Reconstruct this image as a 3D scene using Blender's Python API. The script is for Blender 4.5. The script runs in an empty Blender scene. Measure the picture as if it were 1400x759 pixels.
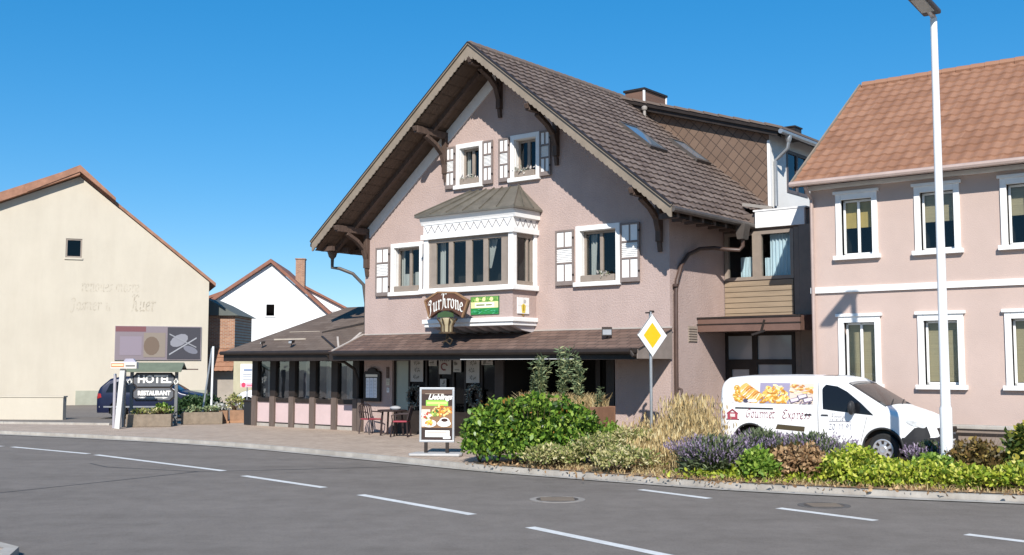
import bpy, bmesh, math, random
import numpy as np
from mathutils import Vector, Matrix
R = math.radians
random.seed(7); rng = np.random.default_rng(7)
sc = bpy.context.scene
COL = sc.collection

# ------------------------------------------------------------------ camera, light, exposure
cd = bpy.data.cameras.new("camera"); cam = bpy.data.objects.new("camera", cd); COL.objects.link(cam)
cam.location = (0, 0, 2.05); cam.rotation_euler = (R(90 + 4.563), 0, 0)
cd.sensor_width = 36; cd.lens = 36 * 1510 / 1400; cd.clip_start = .1; cd.clip_end = 3000
sc.camera = cam
O = Vector((4.0, 27.92, 0)); RZ = math.atan2(-.622, .783)      # guesthouse corner and heading
U = Vector((.783, -.622, 0)).normalized(); V = Vector((-U.y, U.x, 0))
def W(u, v, z=0): return O + U * u + V * v + Vector((0, 0, z))
sun_dir = (U * .70 - V * 1.0 + Vector((0, 0, .89))).normalized()
sl = bpy.data.lights.new("sun", 'SUN'); sun = bpy.data.objects.new("sun", sl); COL.objects.link(sun)
sl.energy = 5.0; sl.angle = R(.5); sl.color = (1, .955, .89)
sun.rotation_euler = sun_dir.to_track_quat('Z', 'Y').to_euler(); sun.location = (0, 0, 60)
wd = bpy.data.worlds.new("World"); sc.world = wd; wd.use_nodes = True
nt = wd.node_tree
sky = nt.nodes.new('ShaderNodeTexSky'); sky.sky_type = 'NISHITA'; sky.sun_disc = False
sky.sun_elevation = math.asin(sun_dir.z); sky.sun_rotation = math.atan2(sun_dir.x, sun_dir.y)
sky.altitude = 300; sky.air_density = .85; sky.dust_density = 0; sky.ozone_density = 6.0
hs = nt.nodes.new('ShaderNodeHueSaturation'); hs.inputs['Saturation'].default_value = 1.68; hs.inputs['Value'].default_value = 1.72
bg = nt.nodes['Background']; bg.inputs['Strength'].default_value = .13
gm_ = nt.nodes.new('ShaderNodeGamma'); gm_.inputs['Gamma'].default_value = .58          # evens the sky out towards the horizon
nt.links.new(sky.outputs[0], gm_.inputs[0]); nt.links.new(gm_.outputs[0], hs.inputs['Color']); nt.links.new(hs.outputs[0], bg.inputs[0])
vs = sc.view_settings; vs.view_transform = 'Standard'; vs.look = 'None'; vs.gamma = 1; vs.exposure = .36
sc.cycles.max_bounces = 8; sc.cycles.transparent_max_bounces = 12

# ------------------------------------------------------------------ helpers
def srgb(h):
    h = h.lstrip('#'); o = []
    for i in (0, 2, 4):
        c = int(h[i:i + 2], 16) / 255
        o.append(c / 12.92 if c <= .04045 else ((c + .055) / 1.055) ** 2.4)
    return tuple(o)
def rgba(c): return (*(srgb(c) if isinstance(c, str) else c), 1)

class MB:
    def __init__(s): s.v = []; s.f = []; s.uv = {}; s.c = {}
    def poly(s, pts, uv=None, col=None):
        i = len(s.v); s.v += [tuple(p) for p in pts]; s.f.append(tuple(range(i, i + len(pts))))
        if uv is not None: s.uv[len(s.f) - 1] = uv
        if col is not None: s.c[len(s.f) - 1] = col
        return s
    def box(s, x0, x1, y0, y1, z0, z1):
        i = len(s.v)
        s.v += [(x0, y0, z0), (x1, y0, z0), (x1, y1, z0), (x0, y1, z0), (x0, y0, z1), (x1, y0, z1), (x1, y1, z1), (x0, y1, z1)]
        for q in ((0, 3, 2, 1), (4, 5, 6, 7), (0, 1, 5, 4), (1, 2, 6, 5), (2, 3, 7, 6), (3, 0, 4, 7)): s.f.append(tuple(i + k for k in q))
        return s
    def bar(s, p0, p1, w, h, up=(0, 0, 1)):
        p0 = Vector(p0); p1 = Vector(p1); d = (p1 - p0).normalized(); up = Vector(up)
        x = d.cross(up)
        if x.length < 1e-4: x = d.cross(Vector((1, 0, 0)))
        x.normalize(); y = x.cross(d).normalized(); i = len(s.v)
        for p in (p0, p1):
            for a, b in ((-1, -1), (1, -1), (1, 1), (-1, 1)): s.v.append(tuple(p + x * (a * w / 2) + y * (b * h / 2)))
        for q in ((3, 2, 1, 0), (4, 5, 6, 7), (0, 1, 5, 4), (1, 2, 6, 5), (2, 3, 7, 6), (3, 0, 4, 7)): s.f.append(tuple(i + k for k in q))
        return s
    def prism(s, pts, d0, d1, ax='y'):                     # 2-D outline pulled along one axis
        m = {'y': lambda a, b, d: (a, d, b), 'x': lambda a, b, d: (d, a, b), 'z': lambda a, b, d: (a, b, d)}[ax]
        n = len(pts); i = len(s.v)
        s.v += [m(a, b, d0) for a, b in pts] + [m(a, b, d1) for a, b in pts]
        s.f.append(tuple(range(i, i + n))); s.f.append(tuple(range(i + 2 * n - 1, i + n - 1, -1)))
        for k in range(n): s.f.append((i + k, i + n + k, i + n + (k + 1) % n, i + (k + 1) % n))
        return s
    def tube(s, path, r, n=8, cap=True):
        P = [Vector(p) for p in path]; i0 = len(s.v); m = len(P); ref = None
        for k, p in enumerate(P):
            d = (P[min(k + 1, m - 1)] - P[max(k - 1, 0)]).normalized()
            if ref is None: ref = d.orthogonal().normalized()
            x = (ref - d * ref.dot(d)).normalized(); ref = x; y = d.cross(x)
            rr = r[k] if isinstance(r, (list, tuple)) else r
            for j in range(n):
                a = 2 * math.pi * j / n; s.v.append(tuple(p + x * (rr * math.cos(a)) + y * (rr * math.sin(a))))
        for k in range(m - 1):
            for j in range(n):
                a = i0 + k * n + j; b = i0 + k * n + (j + 1) % n; s.f.append((a, b, b + n, a + n))
        if cap: s.f.append(tuple(range(i0 + n - 1, i0 - 1, -1))); s.f.append(tuple(range(i0 + (m - 1) * n, i0 + m * n)))
        return s
    def lathe(s, prof, c=(0, 0, 0), ax='z', n=20):         # prof: (radius, along)
        i0 = len(s.v); m = len(prof)
        for r, h in prof:
            for j in range(n):
                a = 2 * math.pi * j / n; x, y = r * math.cos(a), r * math.sin(a)
                q = {'z': (x, y, h), 'y': (x, h, y), 'x': (h, x, y)}[ax]
                s.v.append((c[0] + q[0], c[1] + q[1], c[2] + q[2]))
        for k in range(m - 1):
            for j in range(n):
                a = i0 + k * n + j; b = i0 + k * n + (j + 1) % n; s.f.append((a, b, b + n, a + n))
        s.f.append(tuple(range(i0 + n - 1, i0 - 1, -1))); s.f.append(tuple(range(i0 + (m - 1) * n, i0 + m * n)))
        return s
    def ball(s, c, r, n=12, m=8, sc_=(1, 1, 1)):
        prof = [(max(1e-4, r * math.sin(math.pi * k / m)), -r * math.cos(math.pi * k / m)) for k in range(m + 1)]
        i0 = len(s.v); s.lathe(prof, (0, 0, 0), 'z', n)
        s.v[i0:] = [(c[0] + x * sc_[0], c[1] + y * sc_[1], c[2] + z * sc_[2]) for x, y, z in s.v[i0:]]
        return s
    def build(s, name, mat, parent=None, smooth=False, ang=35, bevel=0, fix=True):
        me = bpy.data.meshes.new(name); me.from_pydata(s.v, [], s.f)
        if s.uv:
            L = me.uv_layers.new(name="UVMap")
            for fi, uv in s.uv.items():
                p = me.polygons[fi]
                for k, li in enumerate(p.loop_indices): L.data[li].uv = uv[k]
        if s.c:
            A = me.color_attributes.new("col", 'FLOAT_COLOR', 'CORNER')
            for p in me.polygons:
                cc = s.c.get(p.index, (1, 1, 1))
                for li in p.loop_indices: A.data[li].color = (*cc, 1)
        if fix:
            bm = bmesh.new(); bm.from_mesh(me); bmesh.ops.recalc_face_normals(bm, faces=bm.faces); bm.to_mesh(me); bm.free()
        if smooth:
            me.polygons.foreach_set('use_smooth', [True] * len(me.polygons)); me.set_sharp_from_angle(angle=R(ang))
        me.materials.append(mat); o = bpy.data.objects.new(name, me); COL.objects.link(o)
        if parent: o.parent = parent
        if bevel:
            b = o.modifiers.new("bevel", 'BEVEL'); b.width = bevel; b.segments = 2; b.limit_method = 'ANGLE'
        return o

def tag(o, label, cat, group=None):
    o['label'] = label; o['category'] = cat
    if group: o['group'] = group
    return o
def thing(name, label, cat, loc=(0, 0, 0), rz=0, group=None):
    o = bpy.data.objects.new(name, None); COL.objects.link(o); o.empty_display_size = .2
    o.location = loc; o.rotation_euler = (0, 0, rz)
    return tag(o, label, cat, group)
def struct(o, kind='structure'): o['kind'] = kind; return o
def copy_thing(o, loc, rz, label):
    def cp(a, par):
        c = a.copy(); COL.objects.link(c); c.parent = par
        for ch in list(a.children): cp(ch, c)
        return c
    c = cp(o, None); c.location = loc; c.rotation_euler = (0, 0, rz); c['label'] = label
    return c

# ------------------------------------------------------------------ materials
def base(name):
    m = bpy.data.materials.new(name); m.use_nodes = True; t = m.node_tree; b = t.nodes['Principled BSDF']
    return m, t, b
def N(t, typ, **kw):
    n = t.nodes.new('ShaderNode' + typ)
    for k, v in kw.items():
        if k in n.inputs: n.inputs[k].default_value = v
        else: setattr(n, k, v)
    return n
def coords(t, kind='Object'): return N(t, 'TexCoord').outputs[kind]
def ramp(t, fac, stops):
    r = N(t, 'ValToRGB'); e = r.color_ramp.elements
    while len(e) < len(stops): e.new(.5)
    for k, (p, c) in enumerate(stops): e[k].position = p; e[k].color = rgba(c)
    t.links.new(fac, r.inputs[0]); return r.outputs[0]
def M(name, col, rough=.75, var=.12, scale=2.5, bump=0, bscale=60, metal=0, spec=.4, stretch=(1, 1, 1), dirt=0):
    m, t, b = base(name); c = srgb(col) if isinstance(col, str) else col
    co = coords(t); mp = N(t, 'Mapping'); mp.inputs['Scale'].default_value = stretch; t.links.new(co, mp.inputs[0]); co = mp.outputs[0]
    n = N(t, 'TexNoise', Scale=scale, Detail=8, Roughness=.65); t.links.new(co, n.inputs['Vector'])
    d = [max(0, x * (1 - var)) for x in c]; l = [min(1, x * (1 + var)) for x in c]
    out = ramp(t, n.outputs[0], [(.3, d), (.7, l)])
    if dirt:
        n3 = N(t, 'TexNoise', Scale=.7, Detail=6, Roughness=.7); mp3 = N(t, 'Mapping'); mp3.inputs['Scale'].default_value = (2.2, 2.2, .45); t.links.new(co, mp3.inputs[0]); t.links.new(mp3.outputs[0], n3.inputs['Vector'])
        mx = N(t, 'Mix', data_type='RGBA', blend_type='MULTIPLY'); mx.inputs[0].default_value = dirt
        t.links.new(out, mx.inputs[6]); t.links.new(ramp(t, n3.outputs[0], [(.35, (.55, .5, .45)), (.6, (1, 1, 1))]), mx.inputs[7]); out = mx.outputs[2]
    t.links.new(out, b.inputs['Base Color'])
    b.inputs['Roughness'].default_value = rough; b.inputs['Metallic'].default_value = metal; b.inputs['Specular IOR Level'].default_value = spec
    if bump:
        n2 = N(t, 'TexNoise', Scale=bscale, Detail=5, Roughness=.6); t.links.new(co, n2.inputs['Vector'])
        bp = N(t, 'Bump', Strength=bump, Distance=.02); t.links.new(n2.outputs[0], bp.inputs['Height']); t.links.new(bp.outputs[0], b.inputs['Normal'])
    return m
def brickM(name, c1, c2, mortar, bw, bh, msize=.01, src='UV', rough=.85, bump=.4, rot=0, offset=.5, var=.25, nscale=3):
    m, t, b = base(name); co = coords(t, 'Object' if src == 'Upright' else src); mp = N(t, 'Mapping'); mp.inputs['Rotation'].default_value = (R(90), 0, 0) if src == 'Upright' else (0, 0, rot)
    t.links.new(co, mp.inputs[0])
    k = N(t, 'TexBrick'); k.offset = offset; k.inputs['Scale'].default_value = 1; k.inputs['Brick Width'].default_value = bw; k.inputs['Row Height'].default_value = bh
    k.inputs['Mortar Size'].default_value = msize; k.inputs['Mortar Smooth'].default_value = .2; k.inputs['Bias'].default_value = 0
    k.inputs['Color1'].default_value = rgba(c1); k.inputs['Color2'].default_value = rgba(c2); k.inputs['Mortar'].default_value = rgba(mortar)
    t.links.new(mp.outputs[0], k.inputs['Vector'])
    n = N(t, 'TexNoise', Scale=nscale, Detail=7, Roughness=.7); t.links.new(co, n.inputs['Vector'])
    mx = N(t, 'Mix', data_type='RGBA', blend_type='MULTIPLY'); mx.inputs[0].default_value = 1
    lo = 1 - var; hi = 1 + var
    t.links.new(k.outputs[0], mx.inputs[6]); t.links.new(ramp(t, n.outputs[0], [(.3, (lo, lo, lo)), (.7, (min(1, hi), min(1, hi), min(1, hi)))]), mx.inputs[7])
    t.links.new(mx.outputs[2], b.inputs['Base Color']); b.inputs['Roughness'].default_value = rough
    bp = N(t, 'Bump', Strength=bump, Distance=.02); bp.invert = True; t.links.new(k.outputs[1], bp.inputs['Height']); t.links.new(bp.outputs[0], b.inputs['Normal'])
    return m
def leafM(name, stops, trans=.35, rough=.5):
    m, t, b = base(name); a = N(t, 'Attribute'); a.attribute_name = 'tint'
    c = ramp(t, a.outputs['Fac'], stops)
    t.links.new(c, b.inputs['Base Color']); b.inputs['Roughness'].default_value = rough; b.inputs['Specular IOR Level'].default_value = .35
    tr = N(t, 'BsdfTranslucent'); t.links.new(c, tr.inputs[0]); mx = N(t, 'MixShader'); mx.inputs[0].default_value = trans
    t.links.new(b.outputs[0], mx.inputs[1]); t.links.new(tr.outputs[0], mx.inputs[2]); t.links.new(mx.outputs[0], t.nodes['Material Output'].inputs[0])
    return m
def glassM(name, tint=(.75, .8, .8), rough=.03, ior=1.6):
    m, t, b = base(name); g = N(t, 'BsdfGlossy'); g.inputs['Roughness'].default_value = rough; g.inputs[0].default_value = (.9, .95, 1, 1)
    tr = N(t, 'BsdfTransparent'); tr.inputs[0].default_value = (*tint, 1); ge = N(t, 'NewGeometry'); dt = N(t, 'VectorMath', operation='DOT_PRODUCT'); t.links.new(ge.outputs['Normal'], dt.inputs[0]); t.links.new(ge.outputs['Incoming'], dt.inputs[1])
    ab = N(t, 'Math', operation='ABSOLUTE'); t.links.new(dt.outputs['Value'], ab.inputs[0]); om = N(t, 'Math', operation='SUBTRACT'); om.inputs[0].default_value = 1; t.links.new(ab.outputs[0], om.inputs[1])
    pw = N(t, 'Math', operation='POWER'); pw.inputs[1].default_value = 4; t.links.new(om.outputs[0], pw.inputs[0]); r0 = ((ior - 1) / (ior + 1)) ** 2; fr = N(t, 'Math', operation='MULTIPLY_ADD'); fr.inputs[1].default_value = 1 - r0; fr.inputs[2].default_value = r0; t.links.new(pw.outputs[0], fr.inputs[0])
    n = N(t, 'TexNoise', Scale=1.2, Detail=2); t.links.new(coords(t), n.inputs['Vector']); bp = N(t, 'Bump', Strength=.08, Distance=.05)
    t.links.new(n.outputs[0], bp.inputs['Height']); t.links.new(bp.outputs[0], g.inputs['Normal'])
    mx = N(t, 'MixShader'); t.links.new(fr.outputs[0], mx.inputs[0]); t.links.new(tr.outputs[0], mx.inputs[1]); t.links.new(g.outputs[0], mx.inputs[2])
    t.links.new(mx.outputs[0], t.nodes['Material Output'].inputs[0]); return m
def printM(name='printed_colours', rough=.45):
    m, t, b = base(name); a = N(t, 'Attribute'); a.attribute_name = 'col'; t.links.new(a.outputs['Color'], b.inputs['Base Color']); b.inputs['Roughness'].default_value = rough
    return m
def roofM(name, c1, c2, c3):                               # one random tone per tile, from tile numbers in UV
    m, t, b = base(name); co = coords(t, 'UV'); fl = N(t, 'VectorMath', operation='FLOOR'); t.links.new(co, fl.inputs[0])
    wn = N(t, 'TexWhiteNoise', noise_dimensions='2D'); t.links.new(fl.outputs[0], wn.inputs['Vector'])
    n = N(t, 'TexNoise', Scale=1.1, Detail=8, Roughness=.75); t.links.new(coords(t), n.inputs['Vector'])
    ma = N(t, 'Math', operation='MULTIPLY'); ma.inputs[1].default_value = .45; t.links.new(wn.outputs[0], ma.inputs[0])
    mb_ = N(t, 'Math', operation='MULTIPLY_ADD'); mb_.inputs[1].default_value = .55; t.links.new(n.outputs[0], mb_.inputs[0]); t.links.new(ma.outputs[0], mb_.inputs[2])
    t.links.new(ramp(t, mb_.outputs[0], [(.25, c1), (.5, c2), (.8, c3)]), b.inputs['Base Color']); b.inputs['Roughness'].default_value = .75
    n2 = N(t, 'TexNoise', Scale=70, Detail=4); t.links.new(coords(t), n2.inputs['Vector']); bp = N(t, 'Bump', Strength=.25, Distance=.01)
    t.links.new(n2.outputs[0], bp.inputs['Height']); t.links.new(bp.outputs[0], b.inputs['Normal'])
    return m

PINK = M('pink_roughcast', (.44, .336, .302), .92, .07, 1.2, .9, 22, spec=.2, dirt=.12)
PINKP = M('pink_panel', (.55, .42, .41), .85, .05, 3, .2, 60, spec=.2)
WHITE = M('white_paint', (.80, .79, .77), .5, .05, 4, .05, 30)
WHITEW = M('white_plaster', (.78, .77, .74), .85, .05, 1, .3, 40, spec=.2)
BROWN = M('brown_stained_wood', (.085, .055, .042), .65, .3, 3, .2, 40, stretch=(6, 6, .6))
SHUT = M('taupe_shutter_wood', (.205, .165, .15), .6, .15, 4)
TAUPE = M('taupe_barge_paint', (.235, .19, .145), .7, .12, 3, .12, 40)
DARK = M('dark_painted_timber', (.024, .017, .0135), .55, .3, 4, .1, 40)
SOFF = M('brown_soffit_boards', (.10, .065, .045), .75, .25, 2, .2, 30, stretch=(1, 8, 1))
ZINC = M('weathered_metal_gutter', (.10, .085, .075), .5, .2, 4, metal=.3)
GREYM = M('galvanised_steel', (.42, .43, .44), .4, .1, 6, metal=.7)
SEAM = M('weathered_copper_sheet', (.155, .14, .115), .5, .28, 2.2, .1, 8, metal=.25, stretch=(1, 1, .5))
CASE = M('taupe_window_frame', (.27, .22, .18), .5, .12, 4)
GLASS = glassM('window_glass', (.7, .75, .75), .03, 1.5)
GLASSD = glassM('dark_glass', (.25, .27, .3), .03, 1.4)
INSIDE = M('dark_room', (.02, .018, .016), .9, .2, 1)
CURT = M('white_curtain', (.50, .48, .45), .9, .1, 5, .6, 9, stretch=(14, 14, .2))
CURTB = M('blue_white_curtain', (.72, .82, .88), .9, .15, 5, .6, 9, stretch=(14, 14, .2))
TILE = roofM('grey_brown_roof_tiles', (.095, .066, .052), (.135, .098, .079), (.175, .132, .108))
REDT = roofM('orange_clay_roof_tiles', (.23, .11, .062), (.275, .135, .078), (.31, .16, .096))
SHING = brickM('brown_bitumen_shingles', (.13, .075, .055), (.20, .125, .095), (.05, .035, .03), .32, .16, .012, 'UV', .9, .5, 0, .5, .35, 1.3)
DIAM = brickM('brown_diamond_shingles', (.15, .095, .065), (.185, .12, .083), (.075, .048, .034), .27, .27, .014, 'UV', .7, .6, R(45), 0, .12, 2)
BRICK = brickM('red_brickwork', (.30, .125, .065), (.42, .20, .105), (.40, .34, .28), .25, .08, .012, 'Upright', .9, .3)
PRINT = printM()
BLACKP = M('black_plastic', (.02, .02, .022), .55, .1, 8)
RUBBER = M('tyre_rubber', (.018, .018, .018), .85, .2, 20)

# ------------------------------------------------------------------ leaves and blades
def rand_dirs(n):
    d = rng.normal(size=(n, 3)); return d / np.linalg.norm(d, axis=1)[:, None]
def raw_mesh(name, co, faces4, tint, mat, parent, smooth=False):
    me = bpy.data.meshes.new(name); k = faces4.shape[1]; nf = len(faces4)
    me.vertices.add(len(co)); me.vertices.foreach_set('co', co.astype(np.float32).ravel())
    me.loops.add(nf * k); me.loops.foreach_set('vertex_index', faces4.astype(np.int32).ravel())
    me.polygons.add(nf); me.polygons.foreach_set('loop_start', np.arange(0, nf * k, k, dtype=np.int32)); me.polygons.foreach_set('loop_total', np.full(nf, k, dtype=np.int32))
    a = me.attributes.new('tint', 'FLOAT', 'POINT'); a.data.foreach_set('value', tint.astype(np.float32))
    me.update(calc_edges=True); me.validate(); me.materials.append(mat)
    o = bpy.data.objects.new(name, me); COL.objects.link(o)
    if parent: o.parent = parent
    return o
def leaves(name, pos, out, size, mat, parent=None, aspect=.55, up=.25, spread=.8, tint=None):
    n = len(pos); d = out * (1 - spread) + rand_dirs(n) * spread; d[:, 2] += up; d /= np.linalg.norm(d, axis=1)[:, None]
    s = np.cross(d, rand_dirs(n)); s /= np.linalg.norm(s, axis=1)[:, None] + 1e-6; nn = np.cross(s, d)
    L = (size * (.6 + .8 * rng.random(n)))[:, None]
    co = np.empty((n, 6, 3)); co[:, 0] = pos; a_ = s * L * aspect * .5; cu = nn * L * .12
    co[:, 1] = pos + d * L * .28 + a_ * .85 + cu; co[:, 2] = pos + d * L * .62 + a_ * .8 + cu; co[:, 3] = pos + d * L - cu * .6; co[:, 4] = pos + d * L * .62 - a_ * .8 + cu; co[:, 5] = pos + d * L * .28 - a_ * .85 + cu
    if tint is None: tint = rng.random(n)
    return raw_mesh(name, co.reshape(-1, 3), np.arange(n * 6).reshape(n, 6), np.repeat(tint, 6), mat, parent)
def blades(name, root, h, mat, parent=None, lean=.35, width=.012, tint=None, droop=.3):
    n = len(root); a = rng.random(n) * 2 * np.pi; l = lean * (rng.random(n) ** .7) if np.isscalar(lean) else lean
    dx = np.stack([np.cos(a) * l, np.sin(a) * l, np.ones(n)], 1) if not (isinstance(lean, np.ndarray) and lean.ndim == 2) else np.concatenate([lean, np.ones((n, 1))], 1)
    hh = (h * (.55 + .6 * rng.random(n)))[:, None]; b = rng.random(n) * np.pi; w = np.stack([np.cos(b), np.sin(b), np.zeros(n)], 1) * width
    mid = root + dx * hh * .55; dd = dx.copy(); dd[:, :2] *= 1.6 + droop; dd[:, 2] *= .85; tip = root + dd * hh
    co = np.stack([root - w * .5, root + w * .5, mid + w * .4, mid - w * .4, tip + w * .1, tip - w * .1], 1)
    f = np.array([[0, 1, 2, 3], [3, 2, 4, 5]])[None] + (np.arange(n) * 6)[:, None, None]
    if tint is None: tint = rng.random(n)
    o = raw_mesh(name, co.reshape(-1, 3), f.reshape(-1, 4), np.repeat(tint, 6), mat, parent)
    return o, tip
def blob(n, ells, shell=.45):                               # points in a bumpy union of ellipsoids: (cx,cy,cz,rx,ry,rz)
    P, D = [], []; vol = np.array([e[3] * e[4] + e[3] * e[5] for e in ells]); vol = vol / vol.sum()
    for e, f in zip(ells, vol):
        k = max(8, int(n * f)); d = rand_dirs(k); d[:, 2] = np.where(d[:, 2] < -.35, -d[:, 2], d[:, 2])
        bump = 1 + .15 * np.sin(d[:, 0] * 5 + e[0] * 3) * np.cos(d[:, 1] * 6 + e[1]) + .08 * np.sin(d[:, 2] * 9 + d[:, 0] * 7)
        r = (1 - shell * rng.random(k) ** 1.6) * bump + .05 * rng.normal(size=k)
        P.append(np.array(e[:3]) + d * r[:, None] * np.array(e[3:])); D.append(d)
    P = np.concatenate(P); D = np.concatenate(D); ok = P[:, 2] > .01
    return P[ok], D[ok]

# ------------------------------------------------------------------ lettering
def text(s, size, mat, parent, loc, rot, name='lettering', shear=0, bold=0, extr=.004, align='CENTER', sx=1, spacing=1):
    c = bpy.data.curves.new('lettering', 'FONT'); c.body = s; c.size = size; c.shear = shear; c.offset = bold; c.extrude = extr; c.align_x = align; c.align_y = 'CENTER'; c.space_character = spacing
    c.resolution_u = 3
    t = bpy.data.objects.new('tmp', c); COL.objects.link(t); bpy.context.view_layer.update()
    me = bpy.data.meshes.new_from_object(t.evaluated_get(bpy.context.evaluated_depsgraph_get())); bpy.data.objects.remove(t)
    me.name = name; me.materials.clear(); me.materials.append(mat); o = bpy.data.objects.new(name, me); COL.objects.link(o)
    o.parent = parent; o.location = loc; o.rotation_euler = rot; o.scale = (sx, 1, 1)
    return o
GL = {
 'Z': (.95, [[(.05, 1.25), (.3, 1.5), (.62, 1.3), (.5, .8), (.55, .2), (.3, -.3), (0, -.1)], [(.2, 1.2), (.4, 1.05)]]),
 'u': (.9, [[(0, .85), (.12, 1), (.2, .85), (.2, .2), (.35, 0), (.6, .2)], [(.6, 1), (.6, .15), (.72, 0), (.82, .1)]]),
 'r': (.68, [[(0, .85), (.12, 1), (.2, .85), (.2, .1), (.3, 0)], [(.2, .72), (.45, 1), (.6, .82)]]),
 'K': (1.0, [[(0, 1.5), (.2, 1.75), (.3, 1.5), (.27, .3), (.08, -.1)], [(.28, 1.15), (.6, 1.7), (.85, 1.5)], [(.28, .9), (.55, 1.0), (.62, .55), (.66, .15), (.9, 0)]]),
 'o': (.68, [[(.15, .88), (.05, .7), (.05, .25), (.3, 0), (.5, .2), (.5, .75), (.3, 1), (.12, .85)]]),
 'n': (.92, [[(0, .85), (.12, 1), (.2, .85), (.2, .1), (.3, 0)], [(.2, .72), (.45, 1), (.6, .82), (.6, .15), (.72, 0), (.84, .1)]]),
 'e': (.65, [[(.06, .45), (.46, .68), (.3, 1), (.06, .72), (.05, .25), (.3, 0), (.52, .15)]]),
 'G': (1.0, [[(.75, 1.25), (.5, 1.5), (.15, 1.1), (.05, .5), (.3, .03), (.65, .3), (.72, .65), (.4, .62)]]),
 'm': (1.2, [[(.02, 1), (0, 0)], [(.02, .7), (.3, 1), (.4, .7), (.4, 0)], [(.42, .7), (.7, 1), (.82, .7), (.85, .1), (1.0, .1)]]),
 't': (.5, [[(.15, 1.35), (.08, .3), (.2, 0), (.38, .12)], [(-.12, .92), (.4, 1)]]),
 'E': (.95, [[(.75, 1.35), (.35, 1.5), (.1, 1.15), (.45, .82), (.05, .45), (.3, 0), (.8, .2)]]),
 'x': (.7, [[(.02, .95), (.5, 0)], [(.52, .98), (0, 0)]]),
 'p': (.7, [[(.08, .95), (0, -.55)], [(.04, .65), (.35, 1), (.48, .5), (.3, .08), (.05, .2)]]),
 's': (.55, [[(.42, .95), (.12, .78), (.36, .35), (0, .02)]]),
 '0': (.75, [[(.3, 1.3), (.05, .9), (.05, .3), (.3, 0), (.5, .4), (.5, 1), (.28, 1.3)]]),
 '6': (.75, [[(.5, 1.3), (.1, .7), (.1, .2), (.3, 0), (.5, .25), (.35, .6), (.1, .4)]]),
 '8': (.75, [[(.3, .68), (.1, 1), (.3, 1.3), (.48, 1), (.1, .3), (.3, 0), (.52, .3), (.3, .68)]]),
 '2': (.75, [[(.05, 1.05), (.28, 1.3), (.48, 1), (.05, .02), (.55, .02)]]),
 '1': (.5, [[(.05, 1.0), (.28, 1.3), (.25, 0)]]), '9': (.75, [[(.5, .95), (.25, .65), (.08, 1), (.3, 1.3), (.5, .95), (.35, 0)]]),
 ' ': (.55, []), }
def strokes(s, h, nib, nang, sl=0):                         # pen strokes of a broad nib -> polygons in (x, y)
    out = []; x = 0; nx, ny = math.cos(nang) * nib / 2, math.sin(nang) * nib / 2; tx, ty = math.cos(nang + 1.57) * nib * .16, math.sin(nang + 1.57) * nib * .16
    for ch in s:
        w, st = GL[ch]
        for path in st:
            q = [((x + px + sl * py) * h, py * h) for px, py in path]; fine = [q[0]]
            for k in range(len(q) - 1):                    # round the corners a little
                a = q[max(k - 1, 0)]; b = q[k]; c = q[k + 1]; d = q[min(k + 2, len(q) - 1)]
                for tt in (.33, .66, 1):
                    f = lambda i: .5 * (2 * b[i] + (c[i] - a[i]) * tt + (2 * a[i] - 5 * b[i] + 4 * c[i] - d[i]) * tt ** 2 + (3 * b[i] - a[i] - 3 * c[i] + d[i]) * tt ** 3)
                    fine.append((f(0), f(1)))
            for a, b in zip(fine, fine[1:]):
                ha, hb = h, h
                out.append([(a[0] - nx * h, a[1] - ny * h), (a[0] + nx * h, a[1] + ny * h), (b[0] + nx * h, b[1] + ny * h), (b[0] - nx * h, b[1] - ny * h)])
                out.append([(a[0] - tx * h, a[1] - ty * h), (a[0] + tx * h, a[1] + ty * h), (b[0] + tx * h, b[1] + ty * h), (b[0] - tx * h, b[1] - ty * h)])
        x += w
    return out, x * h
def ell(cx, cy, rx, ry, n=12, rot=0, wob=0):
    o = []
    for k in range(n):
        a = 2 * math.pi * k / n; r = 1 + wob * (random.random() - .5); x, y = rx * r * math.cos(a), ry * r * math.sin(a)
        o.append((cx + x * math.cos(rot) - y * math.sin(rot), cy + x * math.sin(rot) + y * math.cos(rot)))
    return o
def rect(x0, x1, y0, y1): return [(x0, y0), (x1, y0), (x1, y1), (x0, y1)]
def decal(name, shapes, fmap, parent, step=.0012, mat=None):  # flat print: list of (outline, colour), later ones on top
    mb = MB()
    for k, (p, c) in enumerate(shapes): mb.poly([fmap(a, b, k * step / max(1, len(shapes) / 12)) for a, b in p], col=srgb(c) if isinstance(c, str) else c)
    return mb.build(name, mat or PRINT, parent, fix=False)

def clip_poly(poly, a0, a1, z0, z1):
    for ax, lim, sg in ((0, a0, 1), (0, a1, -1), (1, z0, 1), (1, z1, -1)):
        out = []
        for k in range(len(poly)):
            p, q = poly[k], poly[(k + 1) % len(poly)]; dp, dq = sg * (p[ax] - lim), sg * (q[ax] - lim)
            if dp >= 0: out.append(p)
            if dp * dq < 0:
                f = dp / (dp - dq); out.append((p[0] + f * (q[0] - p[0]), p[1] + f * (q[1] - p[1])))
        poly = out
        if len(poly) < 3: return []
    return poly
def wall(mb, outline, holes, f):                            # convex outline minus rectangular openings
    xs = sorted({p[0] for p in outline} | {h[k] for h in holes for k in (0, 1)}); zs = sorted({p[1] for p in outline} | {h[k] for h in holes for k in (2, 3)})
    for a0, a1 in zip(xs, xs[1:]):
        for z0, z1 in zip(zs, zs[1:]):
            ca, cz = (a0 + a1) / 2, (z0 + z1) / 2
            if any(h[0] < ca < h[1] and h[2] < cz < h[3] for h in holes): continue
            q = clip_poly(outline, a0, a1, z0, z1)
            if q and abs(sum(q[k][0] * q[(k + 1) % len(q)][1] - q[(k + 1) % len(q)][0] * q[k][1] for k in range(len(q)))) > 1e-6:
                mb.poly([f(a, z) for a, z in q], uv=[(a, z) for a, z in q])
    return mb

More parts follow.
